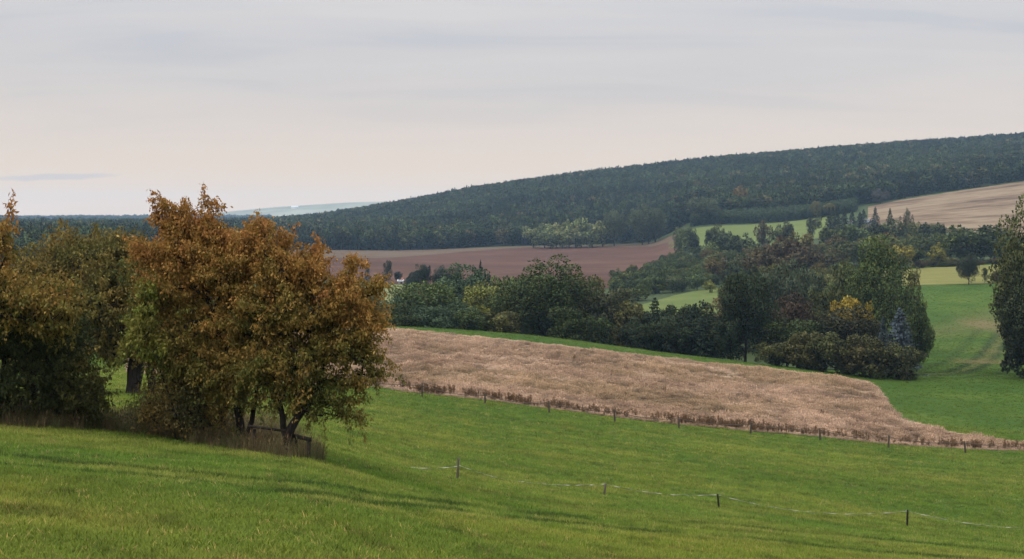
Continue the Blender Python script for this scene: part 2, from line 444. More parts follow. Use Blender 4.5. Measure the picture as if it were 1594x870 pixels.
# dry weedy field: polygon in world XY
FAR_C = [(200, 511), (585, 511), (650, 515.5), (700, 520), (800, 530), (900, 541), (1000, 553), (1100, 564.5), (1200, 574.5), (1300, 586), (1350, 595), (1368, 604)]
NEAR_C = [(200, 582), (585, 603), (657, 613), (755, 623), (855, 637), (957, 650), (1058, 662), (1168, 672), (1277, 681), (1383, 692), (1503, 699), (1594, 703), (1660, 706)]
EDGE_C = [(1368, 606), (1380, 620), (1386, 636), (1405, 652), (1440, 664), (1480, 674), (1540, 683), (1594, 692), (1660, 699)]
us = np.linspace(200, 1660, 240)
farv = np.where(us < 1368, np.interp(us, *zip(*FAR_C)), np.interp(us, *zip(*EDGE_C)))
nearv = np.interp(us, *zip(*NEAR_C))
PN = np.array([hit(u, v) for u, v in zip(us, nearv)]); PF = np.array([hit(u, max(v, 508.9 if u < 620 else 0)) for u, v in zip(us, farv)])
tt = np.linspace(0, 1, 70)[:, None, None]
PD = PN[None] * (1 - tt) + PF[None] * tt
Zd = ground(PD[..., 0], PD[..., 1]) + .04
i = np.arange(240 * 70).reshape(70, 240)
link('dry_field', mesh_np('dry_field', np.concatenate([PD, Zd[..., None]], -1).reshape(-1, 3),
     np.stack([i[:-1, :-1], i[:-1, 1:], i[1:, 1:], i[1:, :-1]], -1).reshape(-1, 4), [M_dry], None, True), kind='structure',
     label='dry tan fallow field behind the rope fence')
DRY = np.concatenate([PN, PF[::-1]])
def inside(poly, x, y):
    r = np.zeros(len(x), bool)
    x0, y0 = poly[-1]
    for x1, y1 in poly:
        c = ((y0 > y) != (y1 > y)) & (x < (x1 - x0) * (y - y0) / (y1 - y0 + 1e-12) + x0)
        r ^= c; x0, y0 = x1, y1
    return r

# ------------------------------------------------------------------ leaf clouds and trees
def leafs(P, L, Wd, length, width, fold=.25):
    """rhombic leaves: P base points, L unit long axis, Wd side axis"""
    n = len(P)
    Nn = np.cross(L, Wd)
    length = np.broadcast_to(np.asarray(length, float), (n,))[:, None]; width = np.broadcast_to(np.asarray(width, float), (n,))[:, None]
    a = P; c = P + L * length
    b = P + L * length * .45 + Wd * width * .5 + Nn * width * fold
    d = P + L * length * .45 - Wd * width * .5 + Nn * width * fold
    V = np.stack([a, b, c, d], 1).reshape(-1, 3)
    k = np.arange(n)[:, None] * 4
    F = np.concatenate([k + [0, 1, 2], k + [0, 2, 3]], 1).reshape(-1, 3)
    return V, F
def unit(v): return v / np.maximum(np.linalg.norm(v, axis=-1, keepdims=True), 1e-9)
def sphere_dirs(n, rng): return unit(rng.normal(size=(n, 3)))
def tubes(A, B, ra, rb, sides=5):
    n = len(A)
    d = unit(B - A)
    ref = np.where(np.abs(d[:, 2:3]) > .9, np.array([[1., 0, 0]]), np.array([[0., 0, 1]]))
    s = unit(np.cross(d, ref)); t = np.cross(d, s)
    an = np.arange(sides) / sides * 2 * math.pi
    ring = s[:, None] * np.cos(an)[None, :, None] + t[:, None] * np.sin(an)[None, :, None]
    V = np.concatenate([A[:, None] + ring * np.asarray(ra)[:, None, None], B[:, None] + ring * np.asarray(rb)[:, None, None]], 1).reshape(-1, 3)
    k = np.arange(n)[:, None, None] * 2 * sides
    j = np.arange(sides); j2 = (j + 1) % sides
    F = (k + np.stack([j, j2, j2 + sides, j + sides], -1)[None]).reshape(-1, 4)
    return V, F
def bent(V, n_, out, k=.85):
    """leaf normals leaning outwards from their clump, so that clumps shade as volumes"""
    Q = V.reshape(-1, 4, 3)
    nn = unit(np.cross(Q[:, 1] - Q[:, 0], Q[:, 2] - Q[:, 0]))
    nn *= np.where((nn * out).sum(1, keepdims=True) < 0, -1, 1)
    return np.repeat(unit(out * k + nn * (1 - k)), 4, 0)
def mul_noise(n, rng, lo=.7, hi=1.3, hue=.10):
    b = rng.uniform(lo, hi, (n, 1))
    return np.clip(b * (1 + rng.normal(size=(n, 3)) * hue * np.array([1, .35, .6])), .05, 3)

def crown_broad(seed, nl=34, leaves=5200, rz=.43, cz=.57, leaf=.030, squash=1.0, ragged=.2, hang=0.0, low=.0):
    rng = np.random.default_rng(seed)
    D = sphere_dirs(nl, rng); D[:, 2] = D[:, 2] * .9 + .08; D = unit(D)
    rr = rng.uniform(.45, .82, (nl, 1)) * (1 + rng.normal(size=(nl, 1)) * ragged)
    C = D * rr * np.array([.5, .5, rz])
    R = rng.uniform(.10, .19, nl) * squash
    # a few small lobes break the outline
    k = nl // 3
    R[:k] *= .62; C[:k] = D[:k] * np.array([.5, .5, rz]) * rng.uniform(.85, 1.05, (k, 1))
    w = R ** 2; li = rng.choice(nl, leaves, p=w / w.sum())
    dd = sphere_dirs(leaves, rng); dd[:, 2] += .25; dd = unit(dd)
    P = C[li] + dd * (R[li] * rng.uniform(.55, 1.12, leaves) ** .6)[:, None] * np.array([1, 1, .85])
    P[:, 2] += cz
    P[:, 2] = np.maximum(P[:, 2], .03 + low + rng.uniform(0, .05, leaves))
    L = unit(dd * .6 + rng.normal(size=(leaves, 3)) * .8 + np.array([0, 0, -.25 - hang]))
    S = unit(np.cross(L, rng.normal(size=(leaves, 3))))
    s = leaf * rng.uniform(.6, 1.4, leaves)
    V, F = leafs(P, L, S, s * 1.25, s)
    lob = rng.uniform(.68, 1.36, nl)
    col = mul_noise(leaves, rng, .84, 1.18, .06) * lob[li][:, None]
    cen = P - np.array([0, 0, cz]); out = unit(dd * .75 + unit(cen / np.array([.5, .5, rz])) * .6)
    return V, F, np.repeat(col, 4, 0), C + np.array([0, 0, cz]), bent(V, leaves, out)
def trunk_broad(seed, C, r=.022, fork=.22):
    rng = np.random.default_rng(seed + 100)
    pts = [np.zeros(3), np.array([.005, 0, fork * .5]), np.array([.0, .01, fork]), np.array([.01, 0, .45]), np.array([0, 0, .68])]
    A, B, ra, rb = [], [], [], []
    rs = [r * 1.5, r * 1.05, r * .95, r * .6, r * .2]
    for k in range(4): A.append(pts[k]); B.append(pts[k + 1]); ra.append(rs[k]); rb.append(rs[k + 1])
    for c in C[rng.choice(len(C), min(12, len(C)), replace=False)]:
        s = np.array([0, 0, rng.uniform(fork * .9, .5)])
        m = (s + c) / 2 + np.array([0, 0, .03])
        A += [s, m]; B += [m, c]; ra += [r * .5, r * .33]; rb += [r * .33, r * .12]
    V, F = tubes(np.array(A), np.array(B), ra, rb, 6)
    V[:, 2] -= .012
    return V, F
def crown_spruce(seed, tiers=17, per=9, needles=26, leaf=.030, top=.07, full=.5, start=.05):
    rng = np.random.default_rng(seed)
    P, L, S, c = [], [], [], []
    for t in range(tiers):
        f = t / (tiers - 1)
        z = start + (1 - start) * f ** .92
        rad = full * (1 - f) ** .85 * rng.uniform(.82, 1.12) + .012
        for a in rng.uniform(0, 2 * math.pi, per):
            q = max(4, int(needles * (rad / full + .15)))
            s = rng.uniform(.12, 1.0, q)
            br = rad * rng.uniform(.75, 1.12)
            d = np.array([math.cos(a), math.sin(a), 0]); sd_ = np.array([-d[1], d[0], 0])
            droop = -.20 * br * s + .10 * br * s ** 2
            side = rng.normal(size=q) * .14 * br * (1.1 - s)
            P.append(np.array([0, 0, z]) + d * (br * s)[:, None] + sd_ * side[:, None] + np.array([0, 0, 1]) * droop[:, None])
            ll = d * .8 + rng.normal(size=(q, 3)) * .45 + np.array([0, 0, -.25])
            L.append(ll); c.append(np.full(q, rng.uniform(.75, 1.25)))
    P = np.concatenate(P); L = unit(np.concatenate(L)); c = np.concatenate(c); n_ = len(P)
    S = unit(np.cross(L, rng.normal(size=(n_, 3)) * .5 + np.array([0, 0, 1])))
    s = leaf * rng.uniform(.6, 1.35, n_)
    V, F = leafs(P, L, S, s * 1.5, s * .75)
    out = P * np.array([1, 1, 0]); out = unit(out / np.maximum(np.linalg.norm(out, axis=1, keepdims=True), .02) + np.array([0, 0, .55]))
    return V, F, np.repeat(mul_noise(n_, rng, .75, 1.25, .06) * c[:, None], 4, 0), np.array([[0, 0, .5]]), bent(V, n_, out, .6)
def trunk_spruce(r=.016):
    A = np.array([[0, 0, -.02], [0, 0, .4]]); B = np.array([[0, 0, .4], [0, 0, .97]])
    return tubes(A, B, [r * 1.2, r * .7], [r * .7, .002], 6)

PROTO = {}
def proto(key, crown, trunk):
    V, F, c, C, nm = crown
    cm = mesh_np(key + '_crown', V, F, [M_leaf], {'col': rgba(c, len(V))}, False, nm)
    tv, tf = trunk(C)
    tm = mesh_np(key + '_trunk', tv, tf, [M_bark], None, True)
    PROTO[key] = (cm, tm)
for k in range(5):
    proto('round%d' % k, crown_broad(20 + k, 40, 8200, .43, .56, .026, 1.12, .11), lambda C, k=k: trunk_broad(k, C))
for k in range(3):
    proto('tall%d' % k, crown_broad(40 + k, 40, 7200, .46, .53, .026, .9, .25), lambda C, k=k: trunk_broad(30 + k, C, .018, .14))
for k in range(3):
    proto('shrub%d' % k, crown_broad(60 + k, 34, 6500, .50, .46, .034, 1.1, .2, 0, -.05), lambda C, k=k: trunk_broad(60 + k, C, .02, .08))
for k in range(3):
    proto('spruce%d' % k, crown_spruce(80 + k, 19, 11, 26, .034), lambda C: trunk_spruce())
for k in range(2):
    proto('poplar%d' % k, crown_broad(90 + k, 44, 5200, .48, .52, .026, .8, .12, 0, .0), lambda C, k=k: trunk_broad(90 + k, C, .014, .1))
for k in range(3):
    proto('oak%d' % k, crown_broad(110 + k, 80, 22000, .45, .54, .0165, .95, .08, 0, .0), lambda C, k=k: trunk_broad(110 + k, C, .02, .13))
for k in range(5):
    proto('grove%d' % k, crown_broad(130 + k, 17, 1500, .43, .56, .056, 1.12, .16), lambda C, k=k: trunk_broad(130 + k, C))
NAMES = {'grove': 'broadleaf_tree', 'oak': 'oak_tree', 'round': 'broadleaf_tree', 'tall': 'tall_broadleaf_tree', 'shrub': 'shrub', 'spruce': 'spruce_tree', 'poplar': 'poplar_tree'}
def plant(kind, u, d, vtop, wpx, color, label, group=None, rot=None, cat=None, name=None, depth=1.0):
    x, y, z = base(u, d, vtop + 40)
    ztop = at(u, vtop, d)[2]
    h = max(ztop - z, 1.0)
    w = wpx / FPX * d
    place_tree(kind, x, y, z, h, w, color, label, group, rot, cat, name, depth)
_cnt = {}
def place_tree(kind, x, y, z, h, w, color, label, group=None, rot=None, cat=None, name=None, depth=1.0):
    ks = [k for k in PROTO if k.startswith(kind)]
    _cnt[kind] = _cnt.get(kind, -1) + 1
    cm, tm = PROTO[ks[_cnt[kind] % len(ks)]]
    root = bpy.data.objects.new(name or NAMES[kind], None); COL.objects.link(root)
    if kind == 'shrub': z -= .09 * h; h *= 1.09
    root.location = (x, y, z); root.empty_display_size = .5
    root.rotation_euler = (0, 0, RNG.uniform(0, 6.28) if rot is None else rot)
    root.scale = (w, w * depth, h)
    tag(root, label, cat or ('shrub' if kind == 'shrub' else 'tree'), group)
    c = bpy.data.objects.new('crown', cm); COL.objects.link(c); c.parent = root
    c.color = (*color, 1)
    t = bpy.data.objects.new('trunk', tm); COL.objects.link(t); t.parent = root
    return root

G_DK, G_MD, G_LT = (.054, .072, .022), (.085, .112, .032), (.10, .125, .036)
G_BL, G_OL, G_BR = (.058, .088, .042), (.125, .118, .038), (.11, .08, .034)
G_YE, G_YG, G_RD = (.29, .21, .032), (.16, .165, .036), (.085, .047, .030)
G_CON, G_BLS = (.022, .034, .018), (.115, .145, .165)

# --- belt just behind the crest of the dry field
V1 = 'valley trees behind the dry field'
plant('round', 608, 250, 468, 80, G_DK, 'low dark tree beside the orange cherry, at the left end of the valley belt', V1)
plant('round', 662, 285, 430, 130, G_MD, 'wide green tree with paler rounded top, left of the yellowish tree', V1)
plant('tall', 628, 262, 462, 70, G_BL, 'blue green tree below the pale lawn', V1)
plant('round', 722, 330, 414, 95, G_BL, 'bluish green tree in front of the ploughed field', V1)
plant('spruce', 748, 345, 409, 30, G_CON, 'small dark pointed conifer peeking over the bluish tree', V1)
plant('round', 762, 262, 440, 100, G_YG, 'yellowish green tree left of the big dark tree', V1)
plant('round', 700, 244, 470, 90, G_BL, 'dark bluish tree standing in front of the wide green tree', V1)
plant('tall', 797, 275, 411, 85, G_MD, 'tall green tree at the left shoulder of the big dark tree', V1)
plant('oak', 850, 250, 407, 165, G_DK, 'biggest dark green tree in the middle of the valley belt', V1)
plant('round', 905, 265, 420, 80, G_OL, 'brownish green tree at the right shoulder of the big dark tree', V1)
plant('tall', 948, 248, 440, 95, (.062, .066, .030), 'olive tree with thin pale stems right of the big dark tree', V1)
plant('shrub', 985, 243, 470, 60, G_OL, 'small olive tree left of the dark conifer row', V1)
for k, (u, vt, w) in enumerate([(625, 486, 60), (672, 480, 66), (735, 482, 64), (780, 478, 60), (890, 480, 70), (930, 492, 60)]):
    plant('shrub', u, 222 + 2 * k, vt, w, [G_DK, G_BL, G_DK, G_OL, G_DK, G_DK][k], 'dark bush at the foot of the valley trees, just over the green strip', 'bushes along the crest of the dry field')

# --- right-hand cluster
V2 = 'tree cluster at the bend of the valley'
for k, (u, vt, w, dd) in enumerate([(1000, 490, 48, 236), (1019, 464, 50, 234), (1040, 478, 52, 232), (1060, 466, 56, 236), (1082, 474, 54, 231), (1104, 470, 56, 229), (1030, 492, 50, 225), (1072, 494, 52, 224), (1010, 500, 46, 226), (1050, 490, 52, 222), (1092, 492, 54, 221), (1118, 486, 50, 222)]):
    plant('spruce' if k % 3 == 1 else 'tall', u, dd, vt, w * 1.3, G_CON if k % 3 == 1 else (.034, .046, .021), 'slender dark spruce in the conifer row right of the olive tree' if k % 3 == 1 else 'dark upright tree in the near-black row right of the olive tree', 'dark conifer row')
for u, w in ((1022, 60), (1052, 66), (1086, 66), (1112, 50)):
    plant('tall', u, 240, 476 + (u % 7), w, (.026, .036, .019), 'dark leafy tree filling in behind the conifer row', 'dark trees behind the conifer row')
plant('oak', 1162, 226, 413, 92, (.034, .046, .020), 'tallest near-black tree at the right end of the conifer row', V2)
plant('tall', 1138, 236, 462, 62, (.036, .048, .021), 'dark tree leaning on the tall near-black tree', V2)
plant('round', 1190, 310, 412, 64, (.062, .075, .040), 'grey green round tree behind the tall near-black tree', V2)
plant('round', 1222, 320, 408, 66, (.070, .085, .045), 'pale grey green tree behind the reddish brown tree', V2)
plant('round', 1258, 330, 412, 54, (.066, .082, .042), 'grey green tree left of the yellow crop strip', V2)
plant('round', 1226, 240, 455, 84, (.060, .040, .024), 'reddish brown tree above the olive shrub row', V2)
plant('round', 1242, 222, 492, 110, G_DK, 'dark green bushy tree right behind the shrub row', V2)
plant('tall', 1286, 258, 428, 62, (.065, .072, .024), 'olive tree left of the yellow topped tree', V2)
plant('round', 1326, 228, 452, 68, G_YE, 'golden yellow topped tree in the bend cluster', V2)
plant('round', 1322, 222, 480, 104, (.046, .046, .022), 'dark olive tree in front of the golden tree', V2)
plant('oak', 1366, 268, 379, 104, G_MD, 'tallest green tree of the bend cluster', V2)
plant('tall', 1328, 290, 395, 76, (.075, .085, .028), 'light green tree left of the tallest green tree', V2)
plant('tall', 1400, 236, 440, 70, G_DK, 'dark tree behind the blue spruce', V2)
plant('poplar', 1420, 268, 414, 40, G_OL, 'narrow olive poplar at the edge of the green meadow', V2)
plant('round', 1428, 214, 482, 46, G_DK, 'dark tree next to the blue spruce at the meadow edge', V2)
plant('spruce', 1400, 205, 482, 76, (.072, .092, .108), 'silvery blue spruce behind the shrub row', V2)
plant('spruce', 1374, 208, 494, 36, (.05, .065, .07), 'smaller blue spruce left of the silvery blue spruce', V2)
for k, (u, vt, w) in enumerate([(1207, 528, 66), (1243, 519, 70), (1283, 519, 74), (1322, 527, 66), (1358, 524, 72), (1403, 535, 70)]):
    plant('shrub', u, 199.5 - .4 * k, vt, w, [(.085, .088, .030), (.094, .088, .030), (.082, .088, .030), (.094, .082, .030), (.092, .09, .032), (.074, .078, .030)][k],
          ['leftmost olive shrub of the low shrub row', 'second olive shrub from the left in the shrub row', 'third and widest olive shrub in the shrub row', 'brownish shrub in the middle right of the shrub row',
           'second shrub from the right in the shrub row', 'rightmost dark shrub of the shrub row'][k], 'olive shrub row')
# --- right edge
plant('oak', 1616, 205, 322, 150, (.085, .095, .030), 'tall olive oak cut by the right picture edge', None)
plant('shrub', 1600, 200, 478, 80, (.034, .042, .02), 'dark bush at the foot of the oak by the right picture edge')
plant('oak', 1606, 199, 412, 104, (.045, .055, .022), 'darker low oak under the tall oak at the right picture edge', None)
plant('oak', 1640, 215, 350, 150, (.07, .08, .026), 'green oak just behind the right picture edge', None)
# --- meadow and crop field trees
plant('oak', 1508, 424, 396, 34, (.040, .045, .02), 'lone dark round tree on the far edge of the green meadow', None)
plant('poplar', 1533, 426, 416, 12, G_DK, 'tiny slim tree beside the lone round meadow tree', None)
plant('shrub', 1552, 428, 421, 26, G_BR, 'low brown bush beside the slim meadow tree', None)

# --- scattered wood beyond, rows by depth
V3 = 'woodland beyond the bend'
for u, d, vt, w, c, kind, lab in [
    (1105, 500, 436, 20, (.15, .17, .04), 'round', 'small bright yellow green tree on the crescent meadow'),
    (1085, 520, 428, 32, G_BL, 'round', 'dark round tree left of the bright yellow green tree'),
    (1052, 522, 430, 30, (.07, .08, .045), 'round', 'grey round tree above the crescent meadow'),
    (1020, 515, 440, 34, G_DK, 'round', 'dark tree above the left tip of the crescent meadow'),
    (993, 480, 448, 44, G_DK, 'round', 'dark tree at the left tip of the crescent meadow'),
    (1210, 520, 371, 76, (.060, .042, .028), 'round', 'big reddish brown tree in the woodland'),
    (1180, 500, 392, 56, (.055, .046, .028), 'round', 'brown green tree left of the big reddish one'),
    (1252, 510, 384, 62, (.056, .046, .030), 'round', 'dull brown tree right of the big reddish one'),
    (1245, 620, 362, 56, (.075, .070, .032), 'round', 'olive tan tree above the big reddish tree'),
    (1288, 545, 392, 58, (.048, .046, .028), 'round', 'dark brownish tree right of the dull brown trees'),
    (1358, 700, 345, 46, (.030, .037, .026), 'round', 'dark round tree just below the houses'),
    (1322, 690, 350, 48, G_BL, 'round', 'bluish dark tree below the white roofed house'),
    (1292, 680, 350, 44, (.055, .068, .034), 'round', 'green round tree at the right end of the pasture'),
    (1392, 700, 341, 42, (.050, .062, .034), 'round', 'green round tree left of the stubble field'),
    (1385, 780, 324, 22, (.03, .036, .022), 'spruce', 'pointed dark conifer against the stubble field, left one'),
    (1412, 770, 326, 22, (.045, .05, .026), 'poplar', 'olive column tree against the stubble field'),
    (1440, 690, 344, 26, (.032, .042, .026), 'round', 'small dark round tree under the stubble field'),
    (1458, 680, 348, 28, (.034, .044, .026), 'round', 'dark round tree right of the small one under the stubble field'),
    (1512, 560, 352, 96, (.034, .047, .020), 'round', 'big dark green tree in front of the stubble field'),
    (1480, 580, 362, 64, G_MD, 'round', 'green tree left of the big dark one below the stubble field'),
    (1548, 570, 362, 60, G_DK, 'round', 'dark tree right of the big one below the stubble field'),
    (1446, 600, 366, 36, (.045, .055, .030), 'round', 'grey green tree above the yellow round tree'),
    (1460, 545, 379, 28, (.15, .15, .035), 'round', 'yellow green round tree above the crop field'),
    (1402, 540, 383, 44, (.15, .14, .030), 'round', 'yellowish tree behind the tallest green tree'),
    (1420, 600, 372, 46, (.06, .07, .030), 'round', 'light olive tree left of the yellow round tree'),
    (1370, 600, 366, 70, (.070, .085, .026), 'round', 'broad light green tree behind the tallest green tree'),
    (1338, 580, 372, 60, (.052, .062, .026), 'round', 'green tree left of the broad light green tree'),
    (1066, 830, 346, 34, (.05, .068, .035), 'tall', 'tall grey green tree left of the light pasture'),
    (1082, 820, 358, 16, (.022, .030, .02), 'round', 'small black round tree at the left pasture edge'),
    (1110, 800, 350, 26, (.024, .03, .022), 'tall', 'dark pointed tree on the pasture edge'),
    (1122, 780, 348, 30, (.045, .056, .03), 'tall', 'green pointed tree right of the dark one on the pasture edge'),
    (1187, 770, 345, 26, (.06, .055, .032), 'round', 'brownish round tree standing on the pasture'),
    (1228, 750, 344, 24, (.045, .05, .03), 'round', 'dark small tree at the middle of the pasture edge'),
    (1216, 755, 350, 26, (.05, .06, .03), 'round', 'green small tree left of the dark one on the pasture edge'),
    (1135, 740, 360, 44, (.034, .048, .026), 'round', 'dark green tree in front of the pasture'),
    (1162, 730, 364, 40, (.04, .052, .028), 'round', 'green tree right of the dark one in front of the pasture'),
    (1106, 720, 378, 26, (.075, .10, .04), 'round', 'bright green small tree below the pasture'),
    (1265, 880, 336, 24, (.05, .06, .03), 'round', 'green tree at the right corner of the pasture'),
]:
    plant('grove' if kind == 'round' else kind, u, d, vt, w, (c[0] * 1.75, c[1] * 1.6, c[2] * 1.25), lab, V3)
for k in range(16):
    u = 1425 + k * 9.5
    plant('shrub', u, 545 + RNG.uniform(-4, 10), 405 + RNG.uniform(-5, 5), 22, (G_OL, G_BR, G_MD)[k % 3], 'hedge bush in the row behind the yellow crop field', 'hedge behind the crop field')
# filler wood, by zone (u range, depth range, count, height range)
def fill(zone, count, hh, colors, label, group, kinds=('round',), sep_=7.0, wr=(.75, 1.0)):
    u0, u1, d0, d1 = zone; pts = []
    tries = 0
    while len(pts) < count and tries < 6000:
        tries += 1
        d = math.sqrt(RNG.uniform(d0 * d0, d1 * d1)); u = RNG.uniform(u0, u1)
        x = (u - CX) / FPX * d
        if not fill_ok(u, d): continue
        if all((x - a) ** 2 + (d - b_) ** 2 > sep_ ** 2 for a, b_ in pts):
            pts.append((x, d))
    for x, d in pts:
        h = RNG.uniform(*hh); ci_ = random.randrange(len(colors)); c = np.array(colors[ci_]) * RNG.uniform(.85, 1.25) * np.array([1.1, 1.0, .8])
        place_tree(random.choice(kinds), x, d, float(ground(x, d)), h, h * RNG.uniform(*wr), tuple(c),
                   '%s %s, %s %s' % (ADJ[int(np.clip((c[1] / max(c[0], 1e-3) - .9) * 6, 0, 2.99))][int(c.sum() > .19)], label,
                   ('front', 'back')[d > (d0 + d1) / 2], ('left part', 'middle', 'right part')[int(np.clip(((x / d * FPX + CX) - u0) / (u1 - u0) * 3, 0, 2.99))]), group)
ADJ = [('brown', 'pale brownish'), ('olive', 'light olive'), ('dark green', 'light green')]
def fill_ok(u, d):
    # keep the open fields free
    if 945 < u < 1140 and 380 < d < np.interp(u, [960, 1040, 1090, 1135], [432, 494, 524, 529]): return False
    if u > 1060 and 865 < d < 1055 and u < 1300: return False
    if u < 1054 and d > np.interp(u, *zip(*RED_NEAR)) - 6: return False
    if u > 1230 and 425 < d < 545: return False
    if u > 1350 and d > np.interp(u, [1350, 1400, 1460, 1594], [880, 840, 800, 740]): return False
    return True
WOOD = [(.050, .070, .030), (.070, .092, .036), (.082, .092, .040), (.095, .080, .040), (.060, .082, .045), (.11, .125, .05)]
fill((955, 1190, 500, 800), 180, (4.5, 8.0), [(.060, .090, .034), (.072, .102, .038), (.054, .078, .038), (.09, .112, .042)], 'young tree in the thicket right of the ploughed field', 'young thicket', ('grove', 'shrub', 'grove'), 4.6, (.85, 1.15))
fill((1100, 1300, 540, 720), 70, (8, 13), WOOD, 'woodland tree between pasture and bend cluster', 'mixed woodland', ('grove', 'grove', 'tall'), 7.5)
fill((1290, 1470, 560, 760), 60, (8, 13), WOOD, 'woodland tree between houses and crop field', 'woodland below the houses', ('grove', 'grove', 'tall'), 7.5)
fill((1470, 1594, 570, 720), 16, (7, 12), WOOD, 'tree in the dark group below the stubble field', 'trees below the stubble field', ('grove', 'tall'), 8)
fill((1130, 1330, 300, 420), 26, (11, 15), WOOD, 'tree in the hollow behind the bend cluster', 'hollow behind the bend cluster', ('round', 'tall'), 7.5)
fill((600, 980, 290, 400), 34, (9, 13), [G_DK, G_MD, G_BL, G_OL], 'tree in the hollow behind the valley belt', 'hollow behind the valley belt', ('round', 'tall'), 8)
fill((200, 600, 235, 330), 20, (9, 14), [G_DK, G_MD, G_BL, G_OL], 'valley tree behind the foreground cherry group', 'valley trees behind the cherries', ('round', 'tall'), 8)
fill((120, 560, 380, 540), 14, (8, 12), [G_DK, G_MD, G_BL, G_OL], 'tree beyond the valley behind the cherry group', 'trees beyond the cherries', ('grove', 'tall'), 10)
# around the small house at the foot of the ploughed field
V4 = 'garden trees by the small red roofed house'
for u, d, vt, w, c, kind, lab in [
    (572, 600, 404, 14, (.030, .042, .03), 'spruce', 'dark conifer left of the small red roofed house'),
    (604, 560, 404, 17, (.055, .058, .042), 'poplar', 'grey column poplar by the small red roofed house'),
    (620, 600, 421, 13, (.020, .026, .02), 'round', 'tiny near-black tree right of the grey poplar'),
    (655, 520, 413, 26, (.026, .036, .022), 'round', 'dark spreading pine right of the tiny near-black tree'),
    (664, 522, 408, 16, (.026, .036, .022), 'tall', 'dark pine top above the spreading pine'),
    (688, 525, 414, 30, (.042, .052, .034), 'round', 'grey green tree in front of the ploughed field'),
    (708, 515, 416, 24, (.045, .052, .032), 'round', 'dull green tree right of the grey green one by the ploughed field'),
    (640, 530, 424, 22, (.032, .044, .028), 'shrub', 'dark garden bush right of the white shed'),
]:
    plant(kind, u, d, vt, w, tuple(q * 1.2 for q in c), lab, V4)
# pale clump standing out before the forest
for k, (u, vt, w) in enumerate([(830, 352, 30), (848, 347, 32), (866, 345, 34), (886, 343, 36), (905, 341, 36), (922, 344, 34), (938, 347, 28), (856, 356, 30), (896, 354, 32), (876, 357, 30), (918, 357, 30)]):
    plant('grove', u, 1062 if k < 7 else 1052, vt, w, [(.23, .25, .095), (.19, .22, .085), (.26, .27, .115)][k % 3], 'pale green tree in the round clump before the dark forest', 'pale clump at the forest edge')
V5 = 'standout trees in the forest edge'
plant('grove', 1152, 1142, 288, 24, (.19, .125, .04), 'golden tree standing in the dark forest edge', V5)
plant('tall', 1370, 1100, 293, 26, (.10, .085, .07), 'bare greyish tree at the corner of the forest and stubble field', V5)
plant('round', 1270, 1050, 311, 18, (.17, .15, .045), 'yellow green tree left of the roofs under the forest', V5)
plant('round', 1290, 1050, 314, 18, (.16, .14, .045), 'yellow green tree just left of the dark garden conifers', V5)
for k, (u, w) in enumerate([(1086, 34), (1104, 34), (1000, 40), (1020, 34), (956, 34), (1010, 30)]):
    plant('round', u, 1058 + k, [308, 306, 318, 322, 322, 330][k], w, (.095, .115, .055), 'lighter broadleaf tree at the foot of the dark forest', 'broadleaf trees at the forest foot')

# ------------------------------------------------------------------ instanced masses
def gn_scatter(name, P, rot, scl, tcol, idx, protos, label, cat=None):
    me = mesh_np(name, P, np.zeros((0, 3), int), (), {'rot': rot, 'scl': scl, 'tcol': rgba(tcol, len(P))})
    a = me.attributes.new('idx', 'INT', 'POINT'); a.data.foreach_set('value', idx.astype(np.int32))
    o = link(name, me, None, label, cat, None, 'stuff')
    pc = bpy.data.collections.new(name + '_kinds')
    for q, pm in enumerate(protos):
        pc.objects.link(bpy.data.objects.new('%s_kind_%02d' % (name, q), pm))
    g = bpy.data.node_groups.new(name + '_scatter', 'GeometryNodeTree')
    g.interface.new_socket('Geometry', in_out='INPUT', socket_type='NodeSocketGeometry')
    g.interface.new_socket('Geometry', in_out='OUTPUT', socket_type='NodeSocketGeometry')
    n, l = g.nodes, g.links
    gi, go = n.new('NodeGroupInput'), n.new('NodeGroupOutput')
    ci = n.new('GeometryNodeCollectionInfo'); ci.inputs['Collection'].default_value = pc
    ci.inputs['Separate Children'].default_value = True; ci.inputs['Reset Children'].default_value = True
    ip = n.new('GeometryNodeInstanceOnPoints'); ip.inputs['Pick Instance'].default_value = True
    def na(nm, t):
        x = n.new('GeometryNodeInputNamedAttribute'); x.data_type = t; x.inputs['Name'].default_value = nm
        return x.outputs['Attribute']
    l.new(gi.outputs[0], ip.inputs['Points']); l.new(ci.outputs[0], ip.inputs['Instance'])
    l.new(na('idx', 'INT'), ip.inputs['Instance Index'])
    l.new(na('rot', 'FLOAT_VECTOR'), ip.inputs['Rotation']); l.new(na('scl', 'FLOAT_VECTOR'), ip.inputs['Scale'])
    l.new(ip.outputs[0], go.inputs[0])
    o.modifiers.new('scatter', 'NODES').node_group = g
    return o
def inst_mesh(name, V, F, c, nm, tv=None, tf=None):
    if tv is not None:
        F = [F, tf + len(V)] if F.shape[1] != tf.shape[1] else np.concatenate([F, tf + len(V)])
        c = np.concatenate([c, np.tile([[1.1, .95, .8]], (len(tv), 1))]); V = np.concatenate([V, tv]); nm = np.concatenate([nm, unit(tv * np.array([1, 1, 0]) + 1e-4)])
    return mesh_np(name, V, F, [M_leafi], {'col': rgba(c, len(V))}, False, nm)
FP = []
for k in range(3):
    V, F, c, C, nm = crown_broad(300 + k, 20, 700, .40, .60, .075, 1.1, .2); FP.append(inst_mesh('forest_broadleaf', V, F, c, nm, *trunk_broad(k, C, .014, .2)))
for k in range(3):
    V, F, c, C, nm = crown_spruce(320 + k, 11, 7, 12, .085); FP.append(inst_mesh('forest_spruce', V, F, c, nm, *trunk_spruce(.012)))
